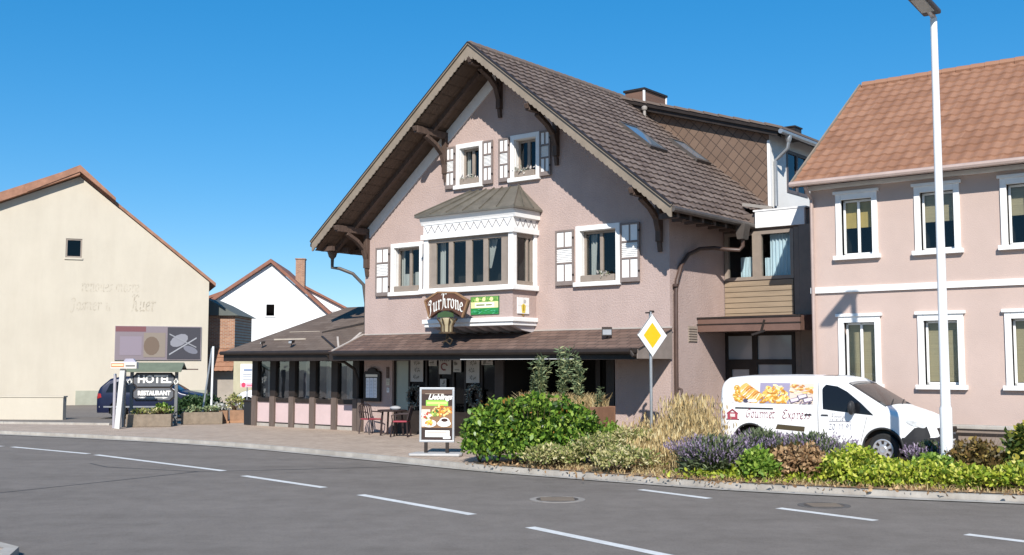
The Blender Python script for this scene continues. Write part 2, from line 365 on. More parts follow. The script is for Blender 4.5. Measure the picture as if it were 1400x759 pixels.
# ------------------------------------------------------------------ ground, road, kerb
ASPH = None
def asphaltM():
    m, t, b = base('worn_asphalt'); co = coords(t)
    n1 = N(t, 'TexNoise', Scale=.35, Detail=6, Roughness=.65); n2 = N(t, 'TexNoise', Scale=45, Detail=4, Roughness=.8); n3 = N(t, 'TexNoise', Scale=2.2, Detail=8, Roughness=.7)
    mp = N(t, 'Mapping'); mp.inputs['Rotation'].default_value = (0, 0, R(42)); mp.inputs['Scale'].default_value = (.25, 1.6, 1); t.links.new(co, mp.inputs[0])
    t.links.new(mp.outputs[0], n1.inputs['Vector'])
    for n in (n2, n3): t.links.new(co, n.inputs['Vector'])
    a = N(t, 'Mix', data_type='RGBA', blend_type='MULTIPLY'); a.inputs[0].default_value = 1
    t.links.new(ramp(t, n1.outputs[0], [(.3, (.165, .142, .122)), (.5, (.198, .172, .149)), (.7, (.215, .187, .163))]), a.inputs[6])
    t.links.new(ramp(t, n2.outputs[0], [(.3, (.62, .62, .62)), (.5, (.98, .98, .98)), (.72, (1, 1, 1))]), a.inputs[7])
    c = N(t, 'Mix', data_type='RGBA', blend_type='MULTIPLY'); c.inputs[0].default_value = .9
    t.links.new(a.outputs[2], c.inputs[6]); t.links.new(ramp(t, n3.outputs[0], [(.3, (.78, .77, .76)), (.6, (1, 1, 1))]), c.inputs[7])
    b.inputs['Roughness'].default_value = .85; b.inputs['Specular IOR Level'].default_value = .3
    vo = N(t, 'TexVoronoi', feature='DISTANCE_TO_EDGE', Scale=.32); wv = N(t, 'TexNoise', Scale=1.5, Detail=5, Roughness=.7); t.links.new(co, wv.inputs['Vector'])
    ad = N(t, 'MixRGB'); ad.inputs[0].default_value = .13; t.links.new(co, ad.inputs[1]); t.links.new(wv.outputs['Color'], ad.inputs[2]); t.links.new(ad.outputs[0], vo.inputs['Vector'])
    mk = N(t, 'TexNoise', Scale=.22, Detail=2); t.links.new(co, mk.inputs['Vector'])
    th = N(t, 'Math', operation='LESS_THAN'); th.inputs[1].default_value = .0035; t.links.new(vo.outputs['Distance'], th.inputs[0]); g2 = N(t, 'Math', operation='GREATER_THAN'); g2.inputs[1].default_value = .64; t.links.new(mk.outputs[0], g2.inputs[0])
    mu = N(t, 'Math', operation='MULTIPLY'); t.links.new(th.outputs[0], mu.inputs[0]); t.links.new(g2.outputs[0], mu.inputs[1])
    ck = N(t, 'Mix', data_type='RGBA', blend_type='MIX'); t.links.new(mu.outputs[0], ck.inputs[0]); t.links.new(c.outputs[2], ck.inputs[6]); ck.inputs[7].default_value = (.05, .047, .045, 1); t.links.new(ck.outputs[2], b.inputs['Base Color'])
    bp = N(t, 'Bump', Strength=.5, Distance=.012); t.links.new(n2.outputs[0], bp.inputs['Height']); t.links.new(bp.outputs[0], b.inputs['Normal'])
    return m
ASPH = asphaltM()
PAVE = brickM('tan_paving_stones', (.42, .32, .245), (.52, .41, .32), (.26, .20, .155), .2, .1, .008, 'Object', .9, .4, R(-38), .5, .22, .9)
CONC = M('kerb_concrete', (.40, .37, .33), .9, .15, 3, .3, 60, dirt=.5)
SOIL = M('dry_bed_soil', (.26, .19, .125), .95, .35, 6, 1.0, 18)
PAINT = M('road_paint', (.66, .66, .64), .7, .1, 12, .3, 90, dirt=.35)
EARTH = M('far_ground', (.23, .20, .16), .95, .25, .3)
far = [(-160, 105), (-80, 65), (-40, 46.5), (-24, 38.6), (-15.9, 34.6), (-11.6, 32.2), (-7.8, 29.6), (-4.5, 26.55), (-2.25, 24.25), (-.75, 22.75), (.75, 21.5), (2.6, 20.05), (3.8, 19.2), (5.9, 18.15), (7.95, 17.35), (14, 15.2), (30, 10), (90, -8)]
def offset(pl, d):
    o = []
    for k, p in enumerate(pl):
        a = Vector(pl[max(k - 1, 0)]); b = Vector(pl[min(k + 1, len(pl) - 1)]); t = (b - a).normalized(); o.append((p[0] - t.y * d, p[1] + t.x * d))
    return o
def smooth_line(pl, n=4):
    o = []
    for k in range(len(pl) - 1):
        a, b, c, d = pl[max(k - 1, 0)], pl[k], pl[k + 1], pl[min(k + 2, len(pl) - 1)]
        for j in range(n):
            t = j / n; o.append(tuple(.5 * (2 * b[i] + (c[i] - a[i]) * t + (2 * a[i] - 5 * b[i] + 4 * c[i] - d[i]) * t * t + (3 * b[i] - a[i] - 3 * c[i] + d[i]) * t ** 3) for i in (0, 1)))
    return o + [pl[-1]]
far = far[:2] + smooth_line(far[2:-2]) + far[-2:]
def strip(mb, l0, l1, z):
    for k in range(len(l0) - 1): mb.poly([(*l0[k], z), (*l0[k + 1], z), (*l1[k + 1], z), (*l1[k], z)])
    return mb
g = MB().poly([(-900, -300, -.16), (900, -300, -.16), (900, 1800, -.16), (-900, 1800, -.16)]); struct(g.build('ground', EARTH))
rd = MB().poly([(*p, -.10) for p in far] + [(90, -60, -.10), (-160, -60, -.10)]); struct(rd.build('road', ASPH))
g0 = offset(far, .012); g1 = offset(far, .30); k0 = offset(far, .315); k1 = offset(far, .45)
gm = strip(MB(), g0, g1, -.088); struct(gm.build('gutter_strip', CONC))
km = MB(); strip(km, k0, k1, .0); 
for k in range(len(k0) - 1): km.poly([(*k0[k], -.12), (*k0[k + 1], -.12), (*k0[k + 1], 0), (*k0[k], 0)])
struct(km.build('kerb', CONC))
pv = offset(far, .455)
fc = MB().poly([(*p, -.004) for p in pv if -40 < p[0] < 40] + [(40, 60, -.004), (-40, 60, -.004)]); struct(fc.build('forecourt', PAVE))
ss = MB().poly([(-40, 50.5, .003), (-24, 42.4, .003), (-18, 39.6, .003), (-13.9, 38.6, .003), (-13, 40.6, .003), (-9, 43.2, .003), (-9, 60, .003), (-40, 60, .003)]); struct(ss.build('side_street', ASPH))
sk = MB()
for a, b in (((-40, 50.4), (-24, 42.3)), ((-24, 42.3), (-18, 39.5)), ((-18, 39.5), (-13.9, 38.5))): sk.bar((*a, .03), (*b, .03), .14, .08)
struct(sk.build('side_street_kerb', CONC))
npv = [(-30, 30.5), (-13, 18.6), (-8.2, 15.0), (-6.35, 13.45), (-5.6, 12.75), (-5.3, 11.6), (-5.3, -40), (-60, -40), (-60, 45)]
nk = MB(); npp = npv[:6]; ni = offset(npp, -.16)
strip(nk, npp, ni, .0)
for k in range(len(npp) - 1): nk.poly([(*npp[k], -.12), (*npp[k + 1], -.12), (*npp[k + 1], 0), (*npp[k], 0)])
struct(nk.build('near_kerb', CONC))
struct(MB().poly([(*p, -.004) for p in ni] + [(*p, -.004) for p in npv[6:]]).build('near_pavement', PAVE))
bedo = [p for p in offset(far, .47) if -.95 < p[0] < 20]
bd = MB().poly([(*p, .012) for p in bedo] + [(20, 17.6, .012), (9.6, 21.6, .012), (7.4, 21.0, .012), (4.6, 23.6, .012), (4.1, 27.3, .012), (2.9, 27.2, .012), (2.2, 25.2, .012), (-.2, 25.6, .012)]); struct(bd.build('planting_bed', SOIL))
def dash(a, b, w=.165):
    a = Vector(a); b = Vector(b); t = (b - a).normalized(); n = Vector((-t.y, t.x)) * w / 2
    struct(MB().poly([(*(a - n), -.096), (*(b - n), -.096), (*(b + n), -.096), (*(a + n), -.096)]).build('road_marking', PAINT))
for a, b in (((-20.5, 33.4), (-17.3, 31.9)), ((-16.6, 31.5), (-13.6, 29.75)), ((-13.25, 29.55), (-10.35, 27.25)), ((-10.05, 26.95), (-5.9, 22.85)), ((-5.25, 21.85), (-3.32, 19.75)), ((-2.53, 18.67), (-.57, 16.2)), ((.24, 14.95), (1.85, 12.6)), ((2.6, 11.4), (4.2, 9)),
             ((2.23, 19.43), (3.2, 18.14)), ((4.03, 16.93), (5.06, 15.58)), ((5.8, 14.32), (7.0, 12.9))): dash(a, b)
SEAMM = M('bitumen_joint', (.03, .03, .03), .6, .2, 5)
sm = MB()
for pl in ([(-13, 12.6), (-8.68, 18.95), (-7.4, 21.0), (-6.4, 22.7)], [(-6.4, 22.72), (-8.6, 23.7), (-9.3, 24.6)], [(-6.4, 22.7), (-4.4, 23.2), (-2.2, 23.9)]):
    for a, b in zip(pl, pl[1:]):
        t = (Vector(b) - Vector(a)).normalized(); n = Vector((-t.y, t.x)) * .02
        sm.poly([(*(Vector(a) - n), -.097), (*(Vector(b) - n), -.097), (*(Vector(b) + n), -.097), (*(Vector(a) + n), -.097)])
struct(sm.build('road_joint', SEAMM))

# ------------------------------------------------------------------ guesthouse
H = thing('guesthouse', 'pink guesthouse with a steep brown gable roof, bay window and long dark canopy', 'building', O, RZ)
WID = 11.03; MID = -WID / 2; RID = 10.98; SL = .8; VB = 12.0
def rz(u, d=0): return RID - d - SL * abs(u - MID)
wins = [(-9.87, -8.53, 4.18, 5.80), (-2.88, -1.47, 4.16, 5.80), (-7.2, -6.17, 7.23, 8.58), (-5.14, -4.1, 7.23, 8.58)]
TR = .13
def hole(w): return (w[0] + TR, w[1] - TR, w[2] + .12, w[3] - TR)
GF = (-9.81, -1.67, 0, 2.30)
wl = MB()
out = [(-WID, 0), (0, 0), (0, rz(0, .26)), (MID, rz(MID, .26)), (-WID, rz(-WID, .26))]
wall(wl, out, [hole(w) for w in wins] + [GF], lambda a, z: (a, 0, z))
wl.poly([(0, 0, 0), (0, VB, 0), (0, VB, rz(0, .26)), (0, 0, rz(0, .26))])
wl.poly([(-WID, 0, 0), (-WID, VB, 0), (-WID, VB, rz(0, .26)), (-WID, 0, rz(0, .26))])
wl.poly([(a, VB, z) for a, z in out])
for a in (GF[0], GF[1]): wl.poly([(a, 0, 0), (a, .35, 0), (a, .35, GF[3]), (a, 0, GF[3])])
wl.build('wall', PINK, H, fix=False)
rm = MB()                                                   # dark rooms behind the openings
def room(mb, u0, u1, v0, v1, z0, z1):
    mb.poly([(u0, v1, z0), (u1, v1, z0), (u1, v1, z1), (u0, v1, z1)]); mb.poly([(u0, v0, z0), (u0, v1, z0), (u0, v1, z1), (u0, v0, z1)]); mb.poly([(u1, v0, z0), (u1, v1, z0), (u1, v1, z1), (u1, v0, z1)])
    mb.poly([(u0, v0, z0), (u1, v0, z0), (u1, v1, z0), (u0, v1, z0)]); mb.poly([(u0, v0, z1), (u1, v0, z1), (u1, v1, z1), (u0, v1, z1)])
def curtain(mb, u0, u1, v, z0, z1, amp=.03, waves=5, flare=0):
    n = 24
    for k in range(n):
        a, b = k / n, (k + 1) / n; fa, fb = [math.sin(x * waves * 6.283) * amp for x in (a, b)]
        ua, ub = u0 + (u1 - u0) * a, u0 + (u1 - u0) * b; um = u0
        mb.poly([(um + (ua - um) * (1 - flare), v + fa, z0), (um + (ub - um) * (1 - flare), v + fb, z0), (ub, v + fb, z1), (ua, v + fa, z1)])
def make_window(w, curt, opened=False):
    u0, u1, z0, z1 = w; h = hole(w); d = .24
    m = MB(); m.box(u0, h[0], -.045, .02, z0 + .12, z1); m.box(h[1], u1, -.045, .02, z0 + .12, z1); m.box(h[0], h[1], -.045, .02, h[3], z1)
    m.box(h[0] - .004, h[0] + .012, .02, d, h[2], h[3]); m.box(h[1] - .012, h[1] + .004, .02, d, h[2], h[3]); m.box(h[0] + .012, h[1] - .012, .02, d, h[3] - .012, h[3] + .004)
    win = m.build('window', WHITE, H)
    s = MB().box(u0 - .05, u1 + .03, -.12, d, z0, z0 + .118); s.build('sill', WHITE, win, bevel=.012)
    f = MB(); a0, a1, b0, b1 = h[0] + .012, h[1] - .012, h[2] + .01, h[3] - .012; mid = (a0 + a1) / 2; t = .07
    f.box(a0, a0 + t, .16, .22, b0, b1); f.box(a1 - t, a1, .16, .22, b0, b1); f.box(a0 + t, a1 - t, .16, .22, b0, b0 + t); f.box(a0 + t, a1 - t, .16, .22, b1 - t, b1); f.box(mid - .05, mid + .05, .155, .225, b0 + t, b1 - t)
    f.build('frame', CASE, win, bevel=.006)
    p = MB().poly([(a0 + t, .19, b0 + t), (mid - .05, .19, b0 + t), (mid - .05, .19, b1 - t), (a0 + t, .19, b1 - t)]); p.poly([(mid + .05, .19, b0 + t), (a1 - t, .19, b0 + t), (a1 - t, .19, b1 - t), (mid + .05, .19, b1 - t)]); p.build('pane', GLASS, win)
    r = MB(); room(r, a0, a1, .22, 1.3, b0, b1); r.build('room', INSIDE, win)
    if curt:
        c = MB(); 
        for cu in curt: curtain(c, a0 + cu[0] * (a1 - a0), a0 + cu[1] * (a1 - a0), .31, b0, b0 + cu[2] * (b1 - b0), .025, cu[3], cu[4] if len(cu) > 4 else 0)
        c.build('curtain', CURT, win)
    b = MB().box(h[0] + .03, h[1] - .05, -.06, .12, z0 + .125, z0 + .30); b.build('flower_box', CASE, win, bevel=.015)
    return win
make_window(wins[0], [(.12, .5, .42, 3), (.55, .98, .45, 4), (.0, .14, 1, 1)])
wR = make_window(wins[1], [(.12, .3, .95, 2, .3)])
wA = make_window(wins[2], [(.02, .2, 1, 2)])
wB = make_window(wins[3], [(.25, .45, .4, 2), (.75, .98, 1, 3)])
for win, cx, cz in ((wR, -1.95, 4.46), (wA, -6.75, 7.53), (wB, -4.75, 7.53)):   # flowers and ornaments in the boxes
    P = np.array([[cx, -.02, cz]]) + rng.normal(size=(60, 3)) * [.14 if win is not wR else .1, .03, .05]
    leaves('potted_plant', P, np.tile([[0, -.3, 1.]], (60, 1)), .09, leafM('pale_potted_leaves', [(0, (.2, .22, .12)), (.6, (.5, .5, .45)), (1, (.7, .62, .6))]), win)
def shutter(u0, u1, z0, z1):
    m = MB(); t = .055; um = (u0 + u1) / 2; hgt = z1 - z0; r1, r2 = z0 + hgt * .40, z0 + hgt * .68; zb = z0 + .12
    m.box(u0, u0 + t, -.085, -.04, z0, z1); m.box(u1 - t, u1, -.085, -.04, z0, z1)
    for a, b in ((z0, zb), (r1 - .025, r1 + .025), (r2 - .025, r2 + .025), (z1 - t, z1)): m.box(u0 + t, u1 - t, -.085, -.04, a, b)
    for a, b in ((zb, r1 - .025), (r2 + .025, z1 - t)): m.box(um - .02, um + .02, -.082, -.045, a, b)
    o = m.build('shutter', SHUT, H, bevel=.004)
    p = MB()
    for a, b in ((zb, r1 - .025), (r2 + .025, z1 - t)): p.box(u0 + t, um - .02, -.065, -.05, a, b); p.box(um + .02, u1 - t, -.065, -.05, a, b)
    a, b = r1 + .025, r2 - .025; n = 8
    for k in range(n):
        z = a + (b - a) * k / n; p.poly([(u0 + t, -.08, z), (u1 - t, -.08, z), (u1 - t, -.05, z + (b - a) / n), (u0 + t, -.05, z + (b - a) / n)]); p.poly([(u0 + t, -.08, z), (u1 - t, -.08, z), (u1 - t, -.05, z), (u0 + t, -.05, z)])
    p.build('panel', WHITE, o)
    hd = MB()
    for z in (z0 + .25, z1 - .25): hd.box(u0 - .0, u0 + .0 + .03, -.1, -.086, z, z + .06) if False else hd.box(u1 - .035, u1 + .02, -.095, -.086, z, z + .05)
    hd.build('hinge', DARK, o)
for s in ((-10.5, -9.9, 4.2, 5.72), (-8.49, -7.9, 4.2, 5.72), (-3.54, -2.93, 4.22, 5.73), (-1.44, -.85, 4.22, 5.77), (-7.6, -7.22, 7.28, 8.54), (-6.15, -5.77, 7.28, 8.55), (-5.55, -5.16, 7.28, 8.54), (-4.08, -3.7, 7.3, 8.57)): shutter(*s)

# --- bay window
BU0, BU1, BV = -7.5, -4.2, -1.1
b = MB(); b.box(BU0 + .05, BU1 - .05, BV + .05, 0.02, 3.34, 4.12); bay = b.build('bay_window', PINK, H)
b = MB()                                                    # white sill, ledge, corner posts, lintel
b.box(BU0 - .12, BU1 + .06, BV - .08, 0, 4.10, 4.24); b.build('sill', WHITE, bay, bevel=.015)
b = MB().box(BU0 - .02, BU1 + .02, BV - .03, 0, 3.24, 3.36); b.box(BU0 + .03, BU1 - .03, BV + .02, 0, 3.14, 3.24); b.build('ledge', WHITE, bay, bevel=.015)
b = MB()
CG = M('grey_corbel_paint', (.45, .42, .42), .7)
for k in range(8):
    u = BU0 + .25 + k * .4; MB().prism([(BV + .15, 3.138), (0, 3.138), (0, 2.95), (BV + .55, 3.02)], u, u + .14, 'x').build('corbel', CG, bay)
for u0, u1, v0, v1 in ((BU0, BU0 + .17, BV, BV + .17), (BU1 - .17, BU1, BV, BV + .17), (BU1 - .14, BU1, -.14, 0), (BU0, BU0 + .14, -.14, 0)): MB().box(u0, u1, v0, v1, 4.24, 5.68).build('corner_post', WHITE, bay, bevel=.01)
b = MB(); b.box(BU0 - .06, BU1 + .06, BV - .06, 0, 5.66, 5.80); b.box(BU0 - .0, BU1 + .0, BV - .0, 0, 5.80, 6.08)
b.prism([(BU0 - .0, 6.08), (BU1 + 0, 6.08), (BU1 + .1, 6.34), (BU0 - .1, 6.34)], BV - .02, 0); b.prism([(BV, 6.08), (0, 6.08), (0, 6.34), (BV - .12, 6.34)], BU0 - .09, BU1 + .09, 'x')
co = b.build('cornice', WHITE, bay)
b = MB(); n = 12
for k in range(n):                                          # fretwork zigzag
    a0 = BU0 + .05 + (BU1 - BU0 - .1) * k / n; a1 = BU0 + .05 + (BU1 - BU0 - .1) * (k + 1) / n; am = (a0 + a1) / 2
    b.bar((a0, BV - .008, 6.05), (am, BV - .008, 5.84), .016, .02, (0, 1, 0)); b.bar((am, BV - .008, 5.84), (a1, BV - .008, 6.05), .016, .02, (0, 1, 0))
for k in range(4):
    a0 = BV + .05 + (1.0) * k / 4; a1 = a0 + .25; am = (a0 + a1) / 2
    b.bar((BU1 + .008, a0, 6.05), (BU1 + .008, am, 5.84), .016, .02, (1, 0, 0)); b.bar((BU1 + .008, am, 5.84), (BU1 + .008, a1, 6.05), .016, .02, (1, 0, 0))
b.build('fretwork', M('grey_fretwork_line', (.30, .28, .28), .7), co)
b = MB(); n = 5; us = [BU0 + .17, BU0 + .17 + .27]
fr = [(BU0 + .17, BU0 + .44)]; w5 = (BU1 - .17 - (BU0 + .44)) / 4.2
for k in range(4): fr.append((BU0 + .44 + w5 * (k + .75) - .0, BU0 + .44 + w5 * (k + .75) + (.16 if k % 2 == 0 else .22)))
fr.append((BU1 - .17 - .1, BU1 - .17))
for a, c in fr: b.box(a, c, BV + .06, BV + .13, 4.34, 5.56)
b.box(BU0 + .17, BU1 - .17, BV + .05, BV + .14, 4.24, 4.36); b.box(BU0 + .17, BU1 - .17, BV + .05, BV + .14, 5.55, 5.66)
for a, c in ((BV + .17, BV + .27), (-.42, -.34), (-.24, -.14)): b.box(BU1 - .13, BU1 - .06, a, c, 4.34, 5.56)
b.box(BU1 - .14, BU1 - .05, BV + .17, -.14, 4.24, 4.36); b.box(BU1 - .14, BU1 - .05, BV + .17, -.14, 5.55, 5.66)
b.build('mullion', CASE, bay, bevel=.006)
b = MB().poly([(BU0 + .17, BV + .1, 4.3), (BU1 - .17, BV + .1, 4.3), (BU1 - .17, BV + .1, 5.6), (BU0 + .17, BV + .1, 5.6)]); b.poly([(BU1 - .1, BV + .17, 4.3), (BU1 - .1, -.14, 4.3), (BU1 - .1, -.14, 5.6), (BU1 - .1, BV + .17, 5.6)]); b.build('pane', GLASS, bay)
b = MB(); b.box(BU0 + .15, BU1 - .3, -.05, 0.0, 4.24, 5.66); b.box(BU0 + .15, BU0 + .2, BV + .3, 0, 4.24, 5.66); b.build('room', INSIDE, bay)
b = MB(); curtain(b, -5.35, -4.95, BV + .3, 4.75, 5.6, .03, 3, .6); curtain(b, -4.45, -4.75, BV + .3, 4.75, 5.6, .03, 3, .6); curtain(b, -7.1, -6.9, BV + .3, 4.3, 5.6, .02, 2); b.build('curtain', CURT, bay)
b = MB(); zt = 7.13; e = 6.35; A, Bp = (-6.62, -.02, zt), (-4.85, -.02, zt); c0, c1, c2, c3 = (BU0 - .2, BV - .18, e), (BU1 + .18, BV - .18, e), (BU1 + .18, 0, e), (BU0 - .2, 0, e)
b.poly([c0, c1, Bp, A]); b.poly([c1, c2, Bp]); b.poly([c3, c0, A]); b.poly([(x, y, z - .05) for x, y, z in (c0, c1, c2, c3)]); b.poly([c0, c1, (c1[0], c1[1], e - .05), (c0[0], c0[1], e - .05)]); b.poly([c1, c2, (c2[0], c2[1], e - .05), (c1[0], c1[1], e - .05)])
for k in range(7):
    f = k / 6; p0 = Vector(c0).lerp(Vector(c1), f); p1 = Vector(A).lerp(Vector(Bp), f); b.bar(p0 + Vector((0, -.003, .02)), p1 + Vector((0, -.003, .02)), .022, .05, (0, -1, 1))
for k in (1, 2):
    f = k / 3; p0 = Vector(c1).lerp(Vector(c2), f); b.bar(p0 + Vector((0, 0, .02)), Vector(Bp) + Vector((0, 0, .02)), .022, .05, (1, 0, 1))
b.build('bay_roof', SEAM, bay)

# --- main roof
def tile_slope(mb, side, v0, v1, s0, s1, tw=.30, rh=.335):
    cs, sn = 1 / math.hypot(1, SL), SL / math.hypot(1, SL); rows = int(math.ceil((s1 - s0) / rh)); nv = int((v1 - v0) / tw * 6)
    ss = []
    for r in range(rows):
        for fr_ in (0, .5, .985):
            s = s0 + (r + fr_) * rh
            if s <= s1: ss.append((s, fr_, r))
    i0 = len(mb.v)
    for s, fr_, r in ss:
        for k in range(nv + 1):
            v = v0 + (v1 - v0) * k / nv; ph = (v / tw) % 1; h = .045 * fr_ + .022 * max(0, math.cos(6.283 * ph)) ** 1.0 - .01 * (ph > .45) * (ph < .55) + .004 * math.sin(r * 7.3 + int(v / tw) * 3.1)
            mb.v.append((MID + side * (s * cs + h * sn), v, RID + .0 - s * sn + h * cs))
    for a in range(len(ss) - 1):
        for k in range(nv):
            i = i0 + a * (nv + 1) + k; mb.f.append((i, i + 1, i + nv + 2, i + nv + 1))
            v = v0 + (v1 - v0) * (k + .5) / nv; u_, w_ = v / tw, ss[a][2] + .5; mb.uv[len(mb.f) - 1] = [(u_, w_)] * 4
SE = 6.42 * math.hypot(1, SL)
m = MB(); tile_slope(m, 1, -1.40, 3.75, 0, SE); tile_slope(m, 1, 3.75, 6.9, 0, 5.75 * math.hypot(1, SL)); roof = m.build('roof', TILE, H, smooth=True, ang=50, fix=False)
m = MB(); tile_slope(m, -1, -1.40, 12.4, 0, SE, .3, .335); m.build('rear_slope', TILE, roof, smooth=True, ang=50, fix=False)
m = MB()                                                    # soffit boards and roof body
for sd in (1, -1):
    for k in range(22):
        a, c = 6.38 * k / 22, 6.38 * (k + 1) / 22 - .012
        m.poly([(MID + sd * a, -1.36, RID - .26 - SL * a), (MID + sd * c, -1.36, RID - .26 - SL * c), (MID + sd * c, 3.7, RID - .26 - SL * c), (MID + sd * a, 3.7, RID - .26 - SL * a)])
    m.poly([(MID, -1.3, RID - .24), (MID + sd * 6.38, -1.3, RID - .24 - SL * 6.38), (MID + sd * 6.38, 3.7, RID - .24 - SL * 6.38), (MID, 3.7, RID - .24)])
m.build('soffit', SOFF, roof, fix=False)
for sd in (1, -1):
    for q in (-.62,): MB().bar((MID + sd * .3, q, RID - .33 - SL * .3), (MID + sd * 6.3, q, RID - .33 - SL * 6.3), .13, .14, (0, 0, 1)).build('purlin', BROWN, roof)
m = MB()
for sd in (1, -1):                                          # barge boards with scalloped lower edge
    n = 46
    for k in range(n):
        a, c = 6.42 * k / n, 6.42 * (k + 1) / n; mid_ = (a + c) / 2; lo = .27
        pt = lambda x, d: (MID + sd * x, RID + .03 - SL * x - d)
        if k == 0: lo = .34
        m.prism([pt(a, 0), pt(c, 0), pt(c, lo), pt(c - (c - a) * .2, lo + .028), pt(mid_, lo + .04), pt(a + (c - a) * .2, lo + .028), pt(a, lo)], -1.44, -1.405)
    m.bar((MID, -1.46, RID + .05), (MID + sd * 6.44, -1.46, RID + .05 - SL * 6.44), .06, .05, (0, 0, 1))
m.build('barge_board', TAUPE, roof, fix=False)
m = MB()                                                    # second inner lath and verge cap
for sd in (1, -1): m.bar((MID, -1.44, RID + .075), (MID + sd * 6.44, -1.44, RID + .075 - SL * 6.44), .12, .03, (0, 0, 1))
m.build('verge_strip', DARK, roof)
m = MB(); y = -1.4
while y < 6.4: m.lathe([(.13, y), (.115, y + .36)], (MID, 0, RID + .0), 'y', 10); y += .345
m.build('ridge_tile', TILE, roof, smooth=True)
m = MB()                                                    # rake trim under the soffit
for sd in (1, -1):
    a0, a1 = .15, 5.40; pt = lambda x, d: (MID + sd * x, RID - .28 - SL * x - d); m.prism([pt(a0, 0), pt(a1, 0), pt(a1, .40), pt(a0, .40)], -.035, -.002)
m.build('rake_trim', WHITE, H)
def bracket(u, hgt=1.05, zt=None):
    z = rz(u, .30) - .02; m = MB(); w = .15
    m.bar((u, .0, z - .1), (u, -1.36, z - .1), w, .2); m.bar((u, -.08, z - .1), (u, -.08, z - .2 - hgt), w, .15, (1, 0, 0))
    pts = [(-.1, z - hgt * .92), (-.22, z - hgt * .62), (-.5, z - .42), (-.95, z - .22)]
    for a, c in zip(pts, pts[1:]): m.bar((u, *a), (u, *c), .11, .15, (1, 0, 0))
    m.bar((u, -.08, z - .2 - hgt), (u, -.03, z - .45 - hgt), .11, .1, (1, 0, 0)); m.bar((u, -1.36, z - .07), (u, -1.43, z - .10), w * .8, .14)
    m.build('bracket', BROWN, H, bevel=.012)
for u in (-10.9, -7.6, MID, -3.5, -.25): bracket(u)
m = MB()                                                    # eaves: gutters, rafter ends
m.tube([(.93, -1.42, 5.80), (.93, 3.75, 5.80)], .075, 10); gut = m.build('gutter', ZINC, H, smooth=True); MB().tube([(-WID - .93, -1.42, 5.80), (-WID - .93, 6, 5.80)], .075, 10).build('gutter', ZINC, H, smooth=True)
m = MB(); y = -1.1
while y < 3.6: MB().box(.35, .86, y, y + .12, 5.62, 5.76).build('rafter_end', BROWN, gut); MB().box(-WID - .86, -WID - .35, y, y + .12, 5.62, 5.76).build('rafter_end', BROWN, gut); y += .62
m = MB(); vd = 2.2; m.prism([(.78, 5.78), (1.1, 5.78), (1.02, 5.38), (.86, 5.38)], vd - .16, vd + .16); m.build('rain_hopper', ZINC, H)
path = [(.94, vd, 5.4), (.94, vd, 5.2), (.86, vd - .05, 5.1), (.6, vd - .2, 5.12), (.36, vd - .5, 5.15), (.18, vd - .95, 5.1), (.1, vd - 1.4, 4.92), (.08, vd - 1.75, 4.62), (.08, vd - 1.98, 4.2), (.08, .16, 3.9), (.08, .14, 2), (.08, .14, .75)]
m = MB().tube(path, .055, 10); m.tube([(.08, .14, .8), (.08, .14, 0)], .075, 10); m.tube([(.08, .14, 4.05), (.08, .14, 4.12)], .07, 10); m.tube([(.08, .14, 1.5), (.22, .14, 1.45), (.25, .14, 1.25)], .035, 8)
m.build('downpipe', M('brown_downpipe', (.075, .045, .035), .45, .2, 4), H, smooth=True)
m = MB(); vl = -.55; m.lathe([(.05, -.18), (.12, -.1), (.17, .06), (.17, .12)], (-WID - .93, vl, 5.6), 'z', 12)
m.tube([(-WID - .93, vl, 5.5), (-WID - .93, vl, 5.15), (-WID - .7, vl + .1, 5.12), (-WID - .35, vl + .35, 4.95), (-WID - .12, vl + .6, 4.6), (-WID - .08, .12, 4.0), (-WID - .08, .12, 3)], .055, 10); m.build('downpipe', ZINC, H, smooth=True)
# skylights on the right slope
def skylight(u, v, w, l, op=0):
    cs, sn = 1 / math.hypot(1, SL), SL / math.hypot(1, SL); P = lambda a, y, h: (MID + a * cs + h * sn, y, RID - a * sn + h * cs)
    s = (u - MID) * math.hypot(1, SL); m = MB()
    def slab(a0, a1, y0, y1, h0, h1): 
        q = [P(a0, y0, h0), P(a1, y0, h0), P(a1, y1, h0), P(a0, y1, h0), P(a0, y0, h1), P(a1, y0, h1), P(a1, y1, h1), P(a0, y1, h1)]; i = len(m.v); m.v.extend(q)
        for f in ((0, 3, 2, 1), (4, 5, 6, 7), (0, 1, 5, 4), (1, 2, 6, 5), (2, 3, 7, 6), (3, 0, 4, 7)): m.f.append(tuple(i + k for k in f))
    t = .07
    slab(s, s + t, v, v + w, .02, .13); slab(s + l - t, s + l + .06, v, v + w, .02, .12); slab(s + t, s + l - t, v, v + t, .02, .13); slab(s + t, s + l - t, v + w - t, v + w, .02, .13)
    o = m.build('skylight', ZINC, H); m = MB().poly([P(s + t, v + t, .11), P(s + l - t, v + t, .11), P(s + l - t, v + w - t, .11), P(s + t, v + w - t, .11)]); m.build('pane', M('skylight_glass', (.12, .16, .2), .04, .05, 1, spec=1.0), o)
skylight(-3.1, 2.4, .95, 1.3); skylight(-3.05, 5.15, .9, 1.2)
m = MB().tube([(-4.5, 6.2, 10.1), (-4.5, 6.2, 10.4)], .05, 8); m.lathe([(.08, 0), (.1, .05), (.1, .1), (.05, .14)], (-4.5, 6.2, 10.38), 'z', 10); m.build('vent_pipe', M('dull_vent_metal', (.3, .27, .24), .6), H, smooth=True)

